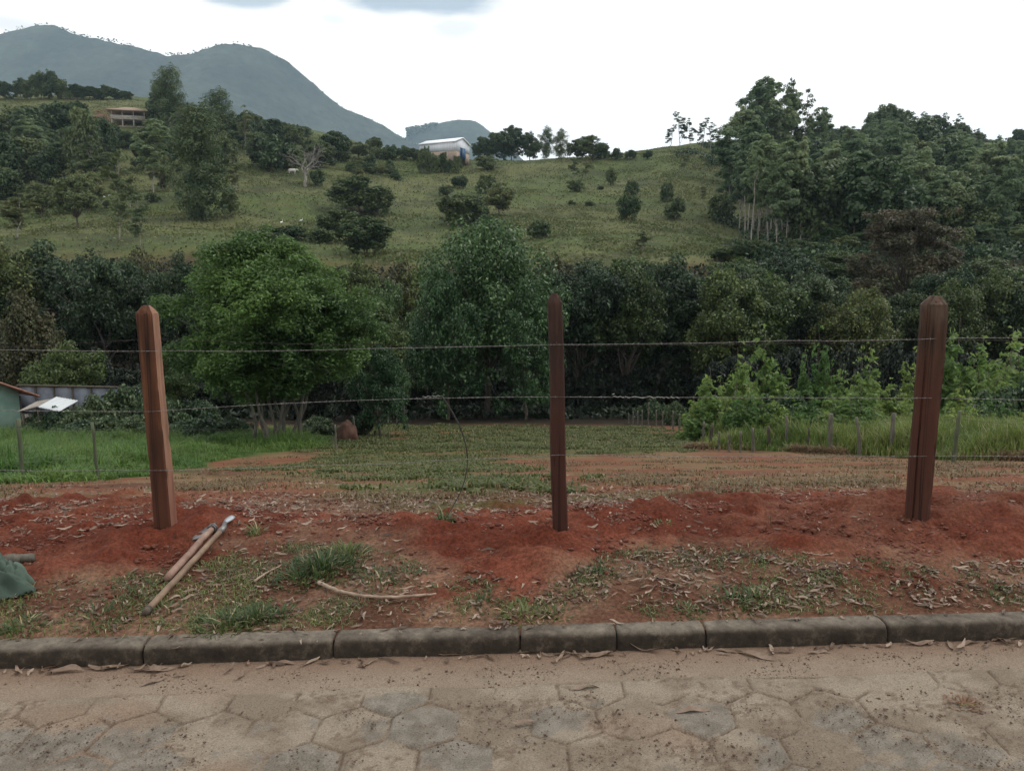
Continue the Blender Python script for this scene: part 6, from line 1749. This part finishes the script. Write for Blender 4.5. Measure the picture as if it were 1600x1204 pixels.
m2, _, _, _ = mountain('far_hill', [(560, 300), (610, 240), (640, 206), (660, 203), (680, 198), (700, 192), (725, 190), (745, 193), (762, 206), (790, 232), (830, 262), (900, 300)], 3300, -20, 'small distant wooded knoll behind the white shed', 440, 700)
# ridge trees as woodland fuzz along the crest
r = rng(81); n = 1500; i = r.integers(0, len(mX), n); X = mX[i] + r.uniform(-2, 2, n); Cz = mC[i]
Yc_ = mD + (fbm(mX[i] / 680, mX[i] * 0, 409, 2) - .5) * 300
P = np.stack([X, Yc_ + r.normal(size=n) * 12, Cz - 7 + r.random(n) * 7], 1)
big = (fbm(X / 60, X * 0, 470, 2) > .5) & (np.abs(X + 1250) < 260); P[:, 2] += big * r.random(n) * 10
cv, cf = crumbs(3); o = scatter('ridge_woodland', CR, P, r.random(n) * 6.28, 1.6 + 2.6 * r.random(n) ** 2, M['hill'], smooth=True); tag(o, 'tiny far trees fringing the mountain crest', 'woodland', kind='stuff')
D_ = 3280; n = 240; px_ = 637 + r.random(n) * 48; xx_ = (px_ - 800) / 1200 * D_ / 1.03
P = np.stack([xx_, D_ + r.normal(size=n) * 8, zrow(D_, 214 - (px_ - 637) * .18 - 14 * r.random(n) ** .7)], 1)
o = scatter('knoll_woodland', CR, P, r.random(n) * 6.28, 4.5 + 5.0 * r.random(n), M['hill'], smooth=True); tag(o, 'far tree row beside the distant knoll', 'woodland', kind='stuff')

# ------------------------------------------------------------------ haze
mb = MB(); mb.box((0, -700 + 1900, 160), (26000 * .5, 6600, 0 + 2 * 200.)); 
hz = mb.build('haze', None); hz['kind'] = 'stuff'
zlo, zhi = float(min(GZ.min(), -22)) - 1, 900.
for v in hz.data.vertices: v.co.z = zlo if v.co.z < 160 else zhi
for v in hz.data.vertices:
    v.co.x = -10500 if v.co.x < 0 else 10500
    v.co.y = -500 if v.co.y < 1000 else 5300
m = bpy.data.materials.new('haze'); m.use_nodes = True; t = m.node_tree
for n_ in list(t.nodes): t.nodes.remove(n_)
o_ = N(t, 'ShaderNodeOutputMaterial'); pv = N(t, 'ShaderNodeVolumePrincipled'); pv.inputs['Density'].default_value = .00011; pv.inputs['Color'].default_value = (.62, .82, 1.0, 1); pv.inputs['Anisotropy'].default_value = .2
t.links.new(pv.outputs[0], o_.inputs['Volume']); hz.data.materials.append(m)
tag(hz, 'thin pale air between the camera and the mountains', 'haze', kind='stuff')
print('objects', len(bpy.data.objects), 'gz', float(GZ.min()), float(GZ.max()), 'X', float(GX.min()), float(GX.max()), 'Y', float(GY.max()), 'mtn', float(mC.max()))
